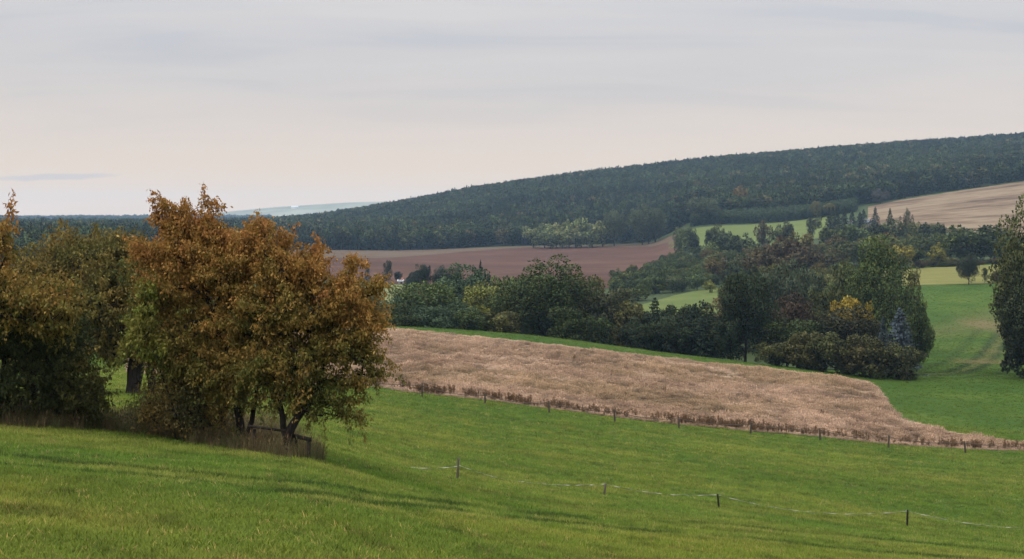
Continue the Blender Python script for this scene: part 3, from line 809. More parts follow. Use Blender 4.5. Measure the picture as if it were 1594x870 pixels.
for k in range(2):
    V, F, c, C, nm = crown_broad(340 + k, 14, 480, .24, .76, .075, .9, .3); FP.append(inst_mesh('forest_pine', V, F, c, nm, *trunk_broad(50 + k, C, .013, .4)))

def forest_points():
    X, Y = [], []
    # main hill
    n_ = 46000
    d = np.sqrt(RNG.uniform(1040 ** 2, 2280 ** 2, n_)); t = RNG.uniform((400 - CX) / FPX, (1760 - CX) / FPX, n_)
    X.append(t * d); Y.append(d)
    n_ = 30000                                                    # left plain, thinning with distance
    d = np.exp(RNG.uniform(math.log(610), math.log(4700), n_)); t = RNG.uniform((-260 - CX) / FPX, (420 - CX) / FPX, n_)
    X.append(t * d); Y.append(d)
    x, y = np.concatenate(X), np.concatenate(Y)
    k = y > edge(x, y) + 3
    u = CX + FPX * x / y
    k &= ~((u > 20) & (u < 92) & (y > 3150) & (y < 4200))
    return x[k], y[k]
fx, fy = forest_points()
# thin to a minimum spacing with a coarse grid
row = np.round(np.log(fy) * 205)
cell = np.exp(row / 205) / 205
key = np.round(fx / cell) * 100003 + row
_, keep = np.unique(key, return_index=True)
fx, fy = fx[keep], fy[keep]
nf = len(fx)
grove = fbm(fx / 130, fy / 190, 77)
rnd = RNG.uniform(0, 1, nf)
conif = rnd < np.clip((grove - .38) * 2.6, .10, .72)
idx = np.where(conif, np.where(RNG.uniform(size=nf) < .5, 3 + RNG.integers(0, 3, nf), 6 + RNG.integers(0, 2, nf)), RNG.integers(0, 3, nf))
near_edge = np.clip(1 - (fy - edge(fx, fy)) / 60, 0, 1)
hh = np.where(conif, RNG.uniform(15, 20, nf), RNG.uniform(14.5, 19, nf)) * (.88 + .24 * fbm(fx / 60, fy / 60, 5))
hh *= np.where(fy > 2500, 1.15, 1)
ww = hh * np.where(idx < 3, RNG.uniform(.72, 1.05, nf), np.where(idx < 6, RNG.uniform(.38, .50, nf), RNG.uniform(.42, .58, nf))) * np.where(fy > 2300, 1.5, 1)
pal = np.array([(.040, .056, .024), (.050, .066, .026), (.062, .070, .030), (.020, .032, .018), (.024, .036, .020), (.022, .033, .022), (.034, .046, .026), (.038, .047, .026)])
pal = pal * np.array([1.0] * 3 + [.72] * 3 + [.8] * 2)[:, None]
tc_ = pal[idx] * np.array([.84, .86, .70]) * RNG.uniform(.82, 1.22, (nf, 1)) * (.55 + .95 * fbm(fx / 70 + 9, fy / 110, 79))[:, None] * (1 + RNG.normal(size=(nf, 3)) * .05)
aut = (RNG.uniform(size=nf) < np.where(fbm(fx / 90, fy / 90, 80) > .62, .16, .02)) & (idx < 3)
tc_[aut] = np.array([.12, .10, .04]) * RNG.uniform(.7, 1.2, (aut.sum(), 1))
rot = np.zeros((nf, 3)); rot[:, 2] = RNG.uniform(0, 6.28, nf)
gn_scatter('forest', np.stack([fx, fy, ground(fx, fy, False) - .2], -1), rot, np.stack([ww, ww, hh], -1), np.clip(tc_, .004, 1), idx, FP,
           'dark blue green forest covering the long hill and far plain')
# young plantation strip below the forest
n_ = 1500
u = RNG.uniform(1078, 1330, n_); d = RNG.uniform(1052, 1112, n_)
x = (u - CX) / FPX * d
h = RNG.uniform(6, 9, n_); w = h * RNG.uniform(.6, .9, n_)
id2 = RNG.choice([0, 1, 2, 3, 4], n_)
rot = np.zeros((n_, 3)); rot[:, 2] = RNG.uniform(0, 6.28, n_)
gn_scatter('plantation', np.stack([x, d, ground(x, d, False) - .1], -1), rot, np.stack([w, w, h], -1),
           np.array([[.045, .064, .026]]) * RNG.uniform(.75, 1.35, (n_, 1)), id2, FP, 'low young green plantation strip above the light pasture')

# ------------------------------------------------------------------ grass
def tuft(seed, blades, hgt, spread, width, lean=.5, head=0.0, col=None):
    rng = np.random.default_rng(seed)
    P, F, c = [], [], []
    for k in range(blades):
        a = rng.uniform(0, 6.28); r = spread * math.sqrt(rng.uniform())
        b0 = np.array([math.cos(a) * r, math.sin(a) * r, -.02])
        dr = rng.uniform(0, 6.28); ln = lean * rng.uniform(.2, 1) * hgt
        h = hgt * rng.uniform(.55, 1.1)
        s = np.array([-math.sin(dr), math.cos(dr), 0]) * width * .5
        m = b0 + np.array([math.cos(dr) * ln * .35, math.sin(dr) * ln * .35, h * .6])
        t = b0 + np.array([math.cos(dr) * ln, math.sin(dr) * ln, h])
        i0 = len(P)
        P += [b0 - s, b0 + s, m + s * .8, m - s * .8, t]
        F += [[i0, i0 + 1, i0 + 2], [i0, i0 + 2, i0 + 3], [i0 + 3, i0 + 2, i0 + 4]]
        q = rng.uniform(.7, 1.35)
        c += [[q, q, q]] * 5
        if head and rng.uniform() < head:
            i0 = len(P); hl = hgt * .22; hw = width * 2.6
            dn = t - m; dn = dn / np.linalg.norm(dn)
            P += [t - dn * hl * .3, t + s / (width * .5) * hw * .5 + dn * hl * .2, t + dn * hl, t - s / (width * .5) * hw * .5 + dn * hl * .2]
            F += [[i0, i0 + 1, i0 + 2], [i0, i0 + 2, i0 + 3]]
            q2 = rng.uniform(.8, 1.25)
            c += [[q2 * 1.12, q2 * .98, q2 * .9]] * 4
    return mesh_np('grass_tuft', np.array(P), np.array(F), [M_blade], {'col': rgba(np.array(c), len(P))})

RUTA = np.array([hit(u, v) for u, v in [(-100, 703), (0, 711), (105, 722), (246, 734), (351, 746), (422, 753), (560, 768), (711, 786), (809, 800), (950, 808), (1077, 817), (1244, 831), (1378, 843), (1594, 863), (1700, 871)]])
RUTB = np.array([hit(u, v) for u, v in [(-100, 722), (0, 727), (116, 736), (246, 747), (316, 754), (400, 768), (560, 783), (711, 797), (837, 811), (911, 819), (1060, 833), (1221, 848), (1400, 864), (1500, 872)]])
def track_dist(x, y):
    yy = np.interp(x, RUTB[:, 0], RUTB[:, 1]); return y - yy
def grass_points(n_, d0, d1, pw):
    # density falls with distance: d ~ pw-law
    s = RNG.uniform(0, 1, n_)
    d = (d0 ** pw + s * (d1 ** pw - d0 ** pw)) ** (1 / pw)
    t = RNG.uniform((-200 - CX) / FPX, (1800 - CX) / FPX, n_)
    return t * d, d
gx, gy = grass_points(500000, 9.5, 430, .42)
k = ~inside(DRY, gx, gy)
k &= (gy < 205) | ((CX + FPX * gx / gy) > 1330)
gx, gy = gx[k], gy[k]
ng = len(gx)
td = track_dist(gx, gy)
wig = (fbm(gx / 2.2, gy / 2.2, 41) - .5) * .5
ra_, rb_ = seg_dist(gx, gy, RUTA), seg_dist(gx, gy, RUTB)
rw_ = np.minimum(.27 * np.clip(gy / 27, 1, 3) ** 2.9, 1.15)
wheel = .95 * np.maximum(np.exp(-(np.abs(ra_ + wig * .4) / rw_) ** 2) * np.clip((fbm(gx / 2.6, gy / 2.6, 43) - .28) * 6, 0, 1),
                   np.exp(-(np.abs(rb_ + wig * .4) / (rw_ * .92)) ** 2) * np.clip((fbm(gx / 2.6, gy / 2.6, 44) - .33) * 6, 0, 1))
ridge = np.exp(-((rb_ - .55 + wig * .5) / .25) ** 2) * (fbm(gx / 1.5, gy / 1.5, 47) > .5)
broad = fbm(gx / 9, gy / 14, 51); mid = fbm(gx / 2.5, gy / 3.5, 55); swath = vnoise((gx * .35 + gy) / 1.6, (gx - gy * .35) / 22, 57)
cA, cB, cC = np.array([.068, .118, .016]), np.array([.120, .152, .026]), np.array([.21, .205, .056])
f1 = np.clip((broad - .3) * 1.7, 0, 1)[:, None]; f2 = np.clip((mid * .6 + swath * .4 - .45) * 2.4, 0, 1)[:, None] * .6
gc = cA * (1 - f1) + cB * f1
gc = gc * (1 - f2) + cC * f2
dry1 = (RNG.uniform(size=ng) < .035)[:, None]
stre = vnoise((gy + gx * .16) / .75, gx / 7.0, 101) * .6 + vnoise((gy + gx * .16) / 2.2, gx / 16.0, 103) * .4
gc = gc * (.78 + .46 * stre)[:, None]
gc = np.where(dry1, np.array([.23, .20, .085]), gc)
gc = gc * (1 - .5 * ridge[:, None]) + np.array([.23, .21, .07]) * .5 * ridge[:, None]
tus = np.clip((fbm(gx / .55, gy / .8, 49) - .56) * 6, 0, 1)[:, None]
gc = gc * (1 - .35 * tus)
gc = gc * (1 - .9 * wheel[:, None]) + np.array([.020, .044, .009]) * .9 * wheel[:, None]
hgt = .65 + .6 * mid + .35 * wheel
# below the track the sward is rougher and yellower, above it short and fresh
lowside = np.clip((-td - .5) / 4, 0, 1) * (gy < 60)
gc = gc * (1 + lowside[:, None] * np.array([.22, .05, .05]))
valley = (gy > 150)
gc[valley] = gc[valley] * .35 + np.array([.030, .070, .009]) * .65
t2 = seg_dist(gx, gy, TR2); m2 = (np.exp(-((t2 - 1.6) / 1.1) ** 2) + .5 * np.exp(-((t2 - 6.5) / 1.2) ** 2))[:, None] * valley[:, None] * .9
m3 = np.exp(-(seg_dist(gx, gy, TR3) / 9) ** 2)[:, None] * valley[:, None] * .3
gc = gc * (1 - m2) + np.array([.016, .034, .006]) * m2
gc = gc * (1 - m3) + np.array([.11, .09, .036]) * m3
bare = np.clip(fbm(gx / 16, gy / 30, 63) * 2.6 - 1.35, 0, 1)[:, None] * ((gy > 240) & (CX + FPX * gx / gy > 1490))[:, None] * .7
gc = gc * (1 - bare) + np.array([.15, .12, .055]) * bare
gs = np.clip(gy / 34, .8, 7.0) ** .72 * RNG.uniform(.7, 1.3, ng)
gs = np.where(gy > 150, gs * .55, gs)
rot = np.zeros((ng, 3)); rot[:, 2] = RNG.uniform(0, 6.28, ng); rot[:, :2] = RNG.normal(size=(ng, 2)) * .12
GT = [tuft(500 + q, 15, .075, .15, .012, 1.3) for q in range(5)]
big = RNG.uniform(size=ng) < .010
hgt = np.where(big, hgt * 2.0, hgt); gc[big] *= np.array([.8, .85, .8])
hs = hgt * np.clip(1.6 / np.sqrt(np.maximum(gs, .5)), .35, 1.3)
gn_scatter('grass', np.stack([gx, gy, ground(gx, gy)], -1), rot, np.stack([gs, gs, gs * hs], -1), np.clip(gc * np.array([1.13, 1.09, .78]) * RNG.uniform(.82, 1.2, (ng, 1)), .004, 1),
           RNG.integers(0, 5, ng), GT, 'short green meadow grass with yellowish blades and darker wheel ruts')

# dry weeds of the fallow field
nd = 95000
s, t = RNG.uniform(0, 1, nd), RNG.uniform(0, 1, nd) ** 1.05
ui = s * 239; i0 = np.minimum(ui.astype(int), 238); a = (ui - i0)[:, None]
pn = PN[i0] * (1 - a) + PN[i0 + 1] * a; pf = PF[i0] * (1 - a) + PF[i0 + 1] * a
wdt = np.linalg.norm(pf - pn, axis=1)
k = RNG.uniform(size=nd) < np.clip(wdt / 60, .05, 1)
dp = (pn + (pf - pn) * t[:, None])[k]; tq = t[k]; nd = len(dp)
b1 = fbm(dp[:, 0] / 7, dp[:, 1] / 16, 81); b2 = fbm(dp[:, 0] / 1.8, dp[:, 1] / 3, 83); b3 = fbm(dp[:, 0] / 22, dp[:, 1] / 8, 87)
c0, c1, c2 = np.array([.265, .200, .142]), np.array([.45, .36, .275]), np.array([.29, .235, .125])
f = np.clip((b1 * .5 + b2 * .5 - .32) * 2.6, 0, 1)[:, None]; g_ = np.clip((b3 - .48) * 4, 0, 1)[:, None] * .45
dc = (c0 * (1 - f) + c1 * f) * (1 - g_) + (c2 * (.7 + .5 * f)) * g_
dh = np.clip((b2 - .2) * 1.1 + .25 * b1, .2, 1.0) * RNG.uniform(.6, 1.25, nd)
dm = tq * np.linalg.norm((pf - pn)[k], axis=1)
dh *= np.clip(.42 + dm / 9, .42, 1) * np.clip((1 - tq) * 6 + .35, .35, 1)
stk = np.clip((vnoise(dp[:, 0] / 7 + dp[:, 1] * .02, dp[:, 1] / 1.7 + dp[:, 0] * .05, 97) - .68) * 5, 0, 1)[:, None]
dc = dc * (1 - stk * .7) + np.array([.56, .46, .36]) * stk * .7
dc *= np.where((fbm(dp[:, 0] / 2.2, dp[:, 1] / 2.2, 89) > .68)[:, None], .72, 1)
ds = RNG.uniform(.8, 1.25, nd)
rot = np.zeros((nd, 3)); rot[:, 2] = RNG.uniform(0, 6.28, nd)
DT = [tuft(540 + q, 18, .8, .22, .032, .45, .6) for q in range(5)]
gn_scatter('dry_grass', np.stack([dp[:, 0], dp[:, 1], ground(dp[:, 0], dp[:, 1])], -1), rot, np.stack([ds, ds, ds * dh], -1),
           np.clip(dc * RNG.uniform(.78, 1.22, (nd, 1)) * np.array([.86, .82, .785]), .01, 1), RNG.integers(0, 5, nd), DT, 'tan and pinkish tall dry grass filling the fallow field')

# rows of dark seeded dock along the rope fence
def dock(seed):
    rng = np.random.default_rng(seed)
    A, B, ra, rb, P = [], [], [], [], []
    for k in range(5):
        a = rng.uniform(0, 6.28); r = rng.uniform(0, .14)
        p0 = np.array([math.cos(a) * r, math.sin(a) * r, 0]); p1 = p0 * 1.6 + np.array([0, 0, rng.uniform(.30, .72)])
        A.append(p0); B.append(p1); ra.append(.012); rb.append(.007)
        q = 26; f = rng.uniform(.5, 1.05, q)[:, None]
        P.append(p0 + (p1 - p0) * f + rng.normal(size=(q, 3)) * np.array([.045, .045, .03]))
    V, F = tubes(np.array(A), np.array(B), ra, rb, 3)
    P = np.concatenate(P); L = unit(rng.normal(size=(len(P), 3)) + np.array([0, 0, .4])); S = unit(np.cross(L, rng.normal(size=(len(P), 3))))
    lv, lf = leafs(P, L, S, .085, .05)
    F3 = np.concatenate([F[:, :3], F[:, [0, 2, 3]]])
    VV = np.concatenate([V, lv])
    return mesh_np('dock', VV, np.concatenate([F3, lf + len(V)]), [M_blade], {'col': rgba(mul_noise(len(VV), rng, .7, 1.3), len(VV))})
pts = []
for u, v in zip(np.linspace(560, 1640, 1500), np.interp(np.linspace(560, 1640, 1500), *zip(*NEAR_C))):
    dens = float(fbm(np.array([u / 34.0]), np.array([.5]), 93)[0])
    if RNG.uniform() < np.clip((dens - .2) * 2.2, .15, 1) * (.65 if u < 1230 else .35):
        p_ = hit(u + RNG.uniform(-2, 2), v - abs(RNG.normal()) * 3.0 - .5); pts.append(p_)
for q in range(30):
    j = RNG.integers(0, nd); pts.append(tuple(dp[j]))
pts = np.array(pts); npd = len(pts)
rot = np.zeros((npd, 3)); rot[:, 2] = RNG.uniform(0, 6.28, npd)
sc_ = RNG.uniform(.55, 1.45, (npd, 1)) * np.ones(3)
gn_scatter('dock_weeds', np.stack([pts[:, 0], pts[:, 1], ground(pts[:, 0], pts[:, 1])], -1), rot, sc_,
           np.array([[.115, .066, .032]]) * RNG.uniform(.7, 1.4, (npd, 1)), RNG.integers(0, 3, npd), [dock(600 + q) for q in range(3)],
           'dark brown seeded dock stalks along the rope fence')

# ------------------------------------------------------------------ foreground cherry trees
def grow(name, label, d0, trunks, lobes, n_att, leaves_per, leaf_len, colfn, seed, twig=.006, group=None, cat='tree', gauss=.085, droop=1.0, limbs=34, shoot=.62):
    """trunks: list of polylines [(u, v, depth offset, radius)]; lobes: (u, v, ru, rv, depth offset, depth radius, weight)"""
    rng = np.random.default_rng(seed)
    base_uv = trunks[0][0]
    bx, by = hit(base_uv[0], base_uv[1]) if d0 is None else (None, None)
    D = by if d0 is None else d0
    nodes, par, rad0 = [], [], []
    for tr in trunks:
        prev = -1
        for k, (u, v, do, r) in enumerate(tr):
            p_ = at(u, v, D + do)
            if k == 0: p_[2] = ground(p_[0], p_[1]) - .12
            if prev >= 0:                                   # subdivide with a little wander
                a_ = nodes[prev]; m_ = max(1, int(np.linalg.norm(p_ - a_) / .3))
                for j in range(1, m_ + 1):
                    f = j / m_
                    q = a_ * (1 - f) + p_ * f + (rng.normal(size=3) * .02 if j < m_ else 0)
                    nodes.append(q); par.append(prev); rad0.append(rad0[prev] if False else (r * f + tr[k - 1][3] * (1 - f))); prev = len(nodes) - 1
            else:
                nodes.append(p_); par.append(-1); rad0.append(r * 1.25); prev = 0 if not par[:-1] else len(nodes) - 1
    ntr = len(nodes)
    # attractors
    lw = np.array([lb[6] if len(lb) > 6 else lb[2] * lb[3] for lb in lobes], float); lw /= lw.sum()
    li = rng.choice(len(lobes), n_att, p=lw)
    dirs = sphere_dirs(n_att, rng) * (rng.uniform(.06, 1, n_att) ** (1 / 2.3))[:, None]
    LB = np.array([lb[:6] for lb in lobes], float)
    Uq = LB[li, 0] + dirs[:, 0] * LB[li, 2]; Vq = LB[li, 1] - dirs[:, 2] * LB[li, 3]; Dq = D + LB[li, 4] + dirs[:, 1] * LB[li, 5]
    ul, vl = level(Uq, Vq)
    A = np.stack([(ul - CX) / FPX * Dq, Dq, -(vl - VH) / FPX * Dq], -1)
    gz = ground(A[:, 0], A[:, 1]); A = A[A[:, 2] > gz + .15]
    NP = np.array(nodes); PR = list(par); R0 = list(rad0)
    top = NP[:ntr]
    hub = NP[ntr // 2]
    order = np.argsort(np.linalg.norm(A - hub, axis=1))
    # main limbs first
    sel = rng.choice(len(A), limbs, replace=False)
    def attach(p_, NP, PR, seg):
        dv = p_ - NP; ds_ = np.linalg.norm(dv, axis=1)
        up = np.maximum(0, NP[:, 2] - p_[2])                 # limbs prefer to rise
        j = int(np.argmin(ds_ + .5 * up))
        a_ = NP[j]; m_ = max(1, int(ds_[j] / seg))
        new = []; pr = j
        for q in range(1, m_ + 1):
            f = q / m_
            sag = math.sin(f * math.pi) * .10 * ds_[j]
            new.append(a_ * (1 - f) + p_ * f + np.array([0, 0, sag]) + (rng.normal(size=3) * .03 if q < m_ else 0)); PR.append(pr); pr = len(NP) + len(new) - 1
        return np.concatenate([NP, np.array(new)]), pr
    for j in sel[np.argsort(np.linalg.norm(A[sel] - hub, axis=1))]:
        NP, _ = attach(A[j], NP, PR, .35)
    tips = []
    for j in order:
        NP, e = attach(A[j], NP, PR, .4); tips.append(e)
    PR = np.array(PR); nn = len(NP)
    cnt = np.zeros(nn); cnt[tips] = 1
    for j in range(nn - 1, 0, -1):
        if PR[j] >= 0: cnt[PR[j]] += cnt[j]
    rad = twig * np.sqrt(np.maximum(cnt, 1)); rad[:ntr] = np.array(R0)
    rad[ntr:] = np.minimum(rad[ntr:], max(r for tr in trunks for (_, _, _, r) in tr[-1:]) * 1.0)
    root = bpy.data.objects.new(name, None); COL.objects.link(root)
    org = NP[0].copy(); org[2] += .12
    root.location = org; tag(root, label, cat, group)
    ch = np.nonzero(PR >= 0)[0]
    tk = ch[ch < ntr]; br = ch[ch >= ntr]
    V, F = tubes(NP[PR[tk]] - org, NP[tk] + unit(NP[tk] - NP[PR[tk]]) * .02 - org, np.maximum(rad[PR[tk]], rad[tk]), rad[tk], 9)
    link('trunk', mesh_np('trunk', V, F, [M_bark], None, True), root)
    V, F = tubes(NP[PR[br]] - org, NP[br] - org, np.minimum(rad[PR[br]], rad[br] * 1.5), rad[br], 4)
    link('branches', mesh_np('branches', V, F, [M_bark], None, True), root)
    # leaves hang around the twig ends
    tips = np.array(tips)
    T = np.repeat(tips, leaves_per)
    f = rng.uniform(0, 1.0, len(T))[:, None]
    cen = A.mean(0)
    sdir = unit(unit(NP[tips] - cen) * np.array([1, 1, .6]) * .8 + rng.normal(size=(len(tips), 3)) * .45 + np.array([0, 0, .38]))
    slen = shoot * rng.uniform(.5, 1.5, len(tips))
    ki = np.repeat(np.arange(len(tips)), leaves_per)
    P = NP[T] + sdir[ki] * (f * slen[ki][:, None]) - np.array([0, 0, 1]) * (f ** 2 * .25 * slen[ki][:, None]) - sdir[ki] * .12 + rng.normal(size=(len(T), 3)) * gauss * (1.1 - .5 * f)
    e_ = NP[tips] + sdir * slen[:, None] * .95 - np.array([0, 0, 1]) * .2 * slen[:, None]
    tv_, tf_ = tubes(NP[tips] - org, e_ - org, np.full(len(tips), twig), np.full(len(tips), twig * .5), 3)
    link('twigs', mesh_np('twigs', tv_, tf_, [M_bark], None, True), root)
    P[:, 2] += .06
    L = unit(rng.normal(size=(len(T), 3)) * .65 + np.array([0, 0, -droop]))
    S_ = unit(np.cross(L, rng.normal(size=(len(T), 3))))
    sz = leaf_len * rng.uniform(.6, 1.3, len(T))
    V, F = leafs(P - org, L, S_, sz, sz * .48)
    col = colfn(P, rng, D, T)
    cr_ = link('crown', mesh_np('crown', V, F, [M_leaf], {'col': rgba(np.repeat(np.clip(col, .004, 1), 4, 0), len(V))}), root)
    cr_.color = (1, 1, 1, 1)
    return root

C_GR, C_OL, C_BRO, C_OR, C_RE, C_GO = map(np.array, [(.082, .088, .018), (.155, .122, .026), (.205, .128, .030), (.290, .150, .036), (.290, .130, .040), (.42, .27, .075)])
def autumn(bias=0.0, spread=.13, gold=.012):
    def fn(P, rng, D, T):
        # photo row of each leaf: sun-side leaves on top have turned first
        v = VH - FPX * P[:, 2] / P[:, 1]
        h = np.clip((640 - v) / 320, 0, 1.1) * .78 + .10
        tw = np.random.default_rng(5).normal(size=int(T.max()) + 1)[T] * spread
        n_ = fbm(P[:, 0] * .9 + 50, P[:, 2] * .9 + P[:, 1] * .7 + 90, 71) - .5
        f = np.clip(h + bias + tw + n_ * .55 + rng.normal(size=len(P)) * .08, 0, 1)
        st = np.array([0, .28, .52, .76, 1.0]); cs = np.stack([C_GR, C_OL, C_BRO, C_OR, C_RE])
        c = np.stack([np.interp(f, st, cs[:, k]) for k in range(3)], -1)
        g = (rng.uniform(size=len(P)) < gold)[:, None]
        c = np.where(g, C_GO, c)
        return c * rng.uniform(.8, 1.22, (len(P), 1))
    return fn
def greenish(base_c, var=.3, warm=0.0, warm_c=C_BRO):
    def fn(P, rng, D, T):
        tw = np.random.default_rng(6).uniform(.75, 1.3, int(T.max()) + 1)[T][:, None]
        n_ = fbm(P[:, 0] * .8 + 20, P[:, 2] * .8 + P[:, 1] * .6 + 70, 73)
        f = np.clip(n_ * 2.2 - 1.1 + warm, 0, 1)[:, None]
        c = np.array(base_c) * (1 - f) + warm_c * f
        return c * tw * rng.uniform(1 - var, 1 + var, (len(P), 1))
    return fn

# tree A: right-hand cherry with forked trunk
grow('cherry_tree', 'orange brown cherry tree with short forked trunk beside the wooden guard rail', None,
     [[(448, 707, 0, .17), (450, 672, 0, .145), (460, 655, 0, .12), (476, 632, 0, .09), (500, 590, 0, .06)],
      [(449, 673, .05, .11), (440, 650, -.1, .09), (430, 610, -.2, .07), (428, 540, -.3, .05)]],
     [(400, 395, 36, 36, 0, 1.0), (440, 430, 42, 44, 0, 1.2), (480, 435, 34, 34, 0, 1.0), (420, 480, 52, 44, 0, 1.4), (480, 490, 52, 44, 0, 1.4), (530, 470, 38, 38, 0, 1.0),
      (562, 505, 26, 36, 0, .8), (520, 535, 48, 30, 0, 1.2), (565, 555, 28, 16, 0, .6), (460, 560, 56, 36, 0, 1.4), (400, 565, 46, 40, 0, 1.2), (540, 592, 44, 12, 0, .8, 500),
      (480, 610, 50, 20, 0, 1.0, 700), (425, 615, 36, 20, 0, .9, 500), (585, 582, 14, 6, 0, .3, 90), (530, 625, 40, 8, 0, .6, 300), (545, 648, 30, 5, 0, .4, 160), (480, 640, 34, 9, 0, .7, 240),
      (493, 392, 8, 14, 0, .2, 120), (545, 415, 9, 16, 0, .2, 130), (575, 455, 14, 14, 0, .3, 200), (410, 360, 14, 12, 0, .3, 170), (440, 380, 12, 12, 0, .3, 150)],
     1250, 54, .112, autumn(.04), 901, .0065, 'autumn cherry trees on the meadow')
# tree B: several stems, tall top shoots
grow('cherry_tree', 'tall rusty cherry tree with ragged top shoots, middle of the foreground group', None,
     [[(376, 697, .3, .15), (374, 660, .3, .13), (366, 620, .3, .11), (340, 520, .5, .085), (310, 420, .6, .06)],
      [(380, 690, .35, .09), (392, 655, .4, .08), (400, 600, .5, .06)]],
     [(340, 430, 52, 46, .6, 1.5), (290, 400, 48, 38, .6, 1.3), (355, 385, 42, 26, .6, 1.1), (275, 355, 24, 26, .6, .7, 620), (318, 358, 24, 22, .6, .7, 520), (258, 322, 10, 12, .6, .3, 90), (246, 330, 8, 14, .6, .2, 60),
      (322, 322, 10, 10, .6, .3, 80), (338, 322, 7, 10, .6, .2, 50), (285, 335, 18, 10, .6, .4, 130), (340, 510, 66, 40, .4, 1.5), (265, 455, 44, 40, .8, 1.3), (360, 570, 60, 36, .2, 1.3), (395, 500, 44, 44, .4, 1.2), (230, 395, 24, 22, .8, .8, 420),
      (300, 560, 50, 36, .4, 1.2), (360, 620, 50, 22, .2, 1.0, 600)],
     1350, 54, .112, autumn(-.02), 902, .0065, 'autumn cherry trees on the meadow')
# tree C: thick dark trunk at the back of the group, green crown
grow('cherry_tree', 'dark green leaved cherry tree with thick black trunk behind the rusty one', None,
     [[(340, 682, .9, .30), (340, 640, .9, .26), (330, 590, .9, .2), (300, 500, 1.0, .12), (270, 430, 1.0, .08)]],
     [(300, 520, 74, 60, 1.0, 1.7), (250, 500, 50, 66, 1.2, 1.4), (280, 420, 56, 44, 1.2, 1.3), (330, 600, 74, 34, .8, 1.4), (230, 440, 36, 40, 1.0, 1.0)],
     700, 32, .15, greenish((.062, .078, .017), .3, .3), 903, .008, 'autumn cherry trees on the meadow')
# tree D: further back, stout trunk
grow('orchard_tree', 'old orchard tree with stout black trunk standing further back', None,
     [[(207, 613, 0, .40), (207, 585, 0, .33), (210, 555, 0, .3), (190, 510, 0, .2), (160, 460, 0, .12)],
      [(238, 606, .6, .26), (234, 575, .5, .22), (245, 545, .5, .17), (262, 500, .4, .1)],
      [(210, 556, 0, .2), (235, 500, 0, .15), (240, 440, 0, .1)]],
     [(130, 420, 68, 46, 0, 2.6), (190, 430, 70, 50, 0, 2.6), (95, 470, 58, 60, 0, 2.4), (180, 500, 66, 40, 0, 2.4), (120, 385, 46, 24, .3, 1.8), (170, 390, 46, 24, .3, 1.6), (235, 500, 44, 46, -.6, 2.0), (215, 450, 50, 44, 0, 2.0), (130, 530, 60, 34, 0, 2.2), (185, 540, 46, 22, 0, 1.8), (60, 430, 44, 44, 0, 2.2), (150, 470, 60, 50, -1, 2.0), (60, 540, 50, 40, 0, 2.0), (205, 400, 40, 30, 0, 1.6)],
     1700, 34, .20, greenish((.105, .094, .025), .3, .45), 904, .012, None, 'tree', .15, 1.0, 34, 1.0)
grow('young_maple', 'small bright green leaved young tree beside the stout orchard trunk', None,
     [[(290, 690, .4, .03), (262, 610, .2, .026), (236, 540, 0, .024), (228, 500, 0, .02)]],
     [(224, 505, 20, 28, 0, .6), (213, 535, 14, 18, 0, .5), (244, 545, 18, 24, 0, .5), (230, 460, 14, 22, 0, .4)],
     120, 26, .15, greenish((.125, .135, .024), .3, -.1), 905, .006)
# big dark bush at the left edge
grow('hawthorn', 'large dark green bushy tree at the left picture edge', None,
     [[(60, 664, 0, .12), (56, 620, 0, .1), (50, 560, 0, .08), (40, 500, 0, .06)], [(14, 660, 0, .10), (10, 600, 0, .09), (0, 500, 0, .07), (-6, 400, 0, .04)], [(118, 666, .0, .07), (115, 630, 0, .06), (105, 590, 0, .05)]],
     [(40, 590, 80, 62, 0, 1.6), (105, 600, 56, 50, 0, 1.3), (20, 500, 66, 60, 0, 1.6), (-50, 480, 60, 120, 0, 1.8), (90, 530, 50, 40, .2, 1.3), (140, 625, 26, 30, 0, .8), (-70, 600, 80, 60, 0, 1.6)],
     1300, 32, .135, greenish((.040, .050, .015), .35, .12, C_OL * .8), 906, .007)
grow('cherry_tree', 'brownish cherry crown with bare top shoots cut by the left picture edge', None,
     [[(-60, 668, .8, .16), (-55, 600, .8, .14), (-45, 500, .8, .1), (-30, 420, .8, .07)]],
     [(-20, 440, 50, 46, .8, 1.5), (20, 470, 54, 46, .8, 1.4), (-50, 400, 40, 36, .8, 1.2), (4, 392, 24, 16, .8, .6, 300), (8, 358, 14, 14, .8, .4, 110), (-20, 372, 22, 20, .8, .6, 250), (18, 332, 8, 10, .8, .15, 26), (70, 480, 54, 46, .8, 1.3)],
     560, 32, .14, autumn(-.2, .13), 907, .0075, 'autumn cherry trees on the meadow')
# low shrub before the thick trunk
grow('dogwood_shrub', 'low olive shrub with thin arching twigs at the foot of the cherry group', None,
     [[(296, 688, 0, .035), (285, 660, 0, .028), (270, 640, 0, .02)], [(310, 690, .2, .035), (318, 655, .2, .028), (322, 630, .2, .02)], [(280, 686, .1, .03), (262, 660, .1, .02), (240, 645, .1, .015)]],
     [(270, 625, 52, 40, 0, 1.1), (310, 645, 46, 36, 0, 1.0), (235, 645, 26, 24, 0, .7), (300, 600, 46, 30, .3, 1.0)],
     520, 18, .10, greenish((.060, .058, .018), .3, .35), 908, .004, None, 'shrub', .14)

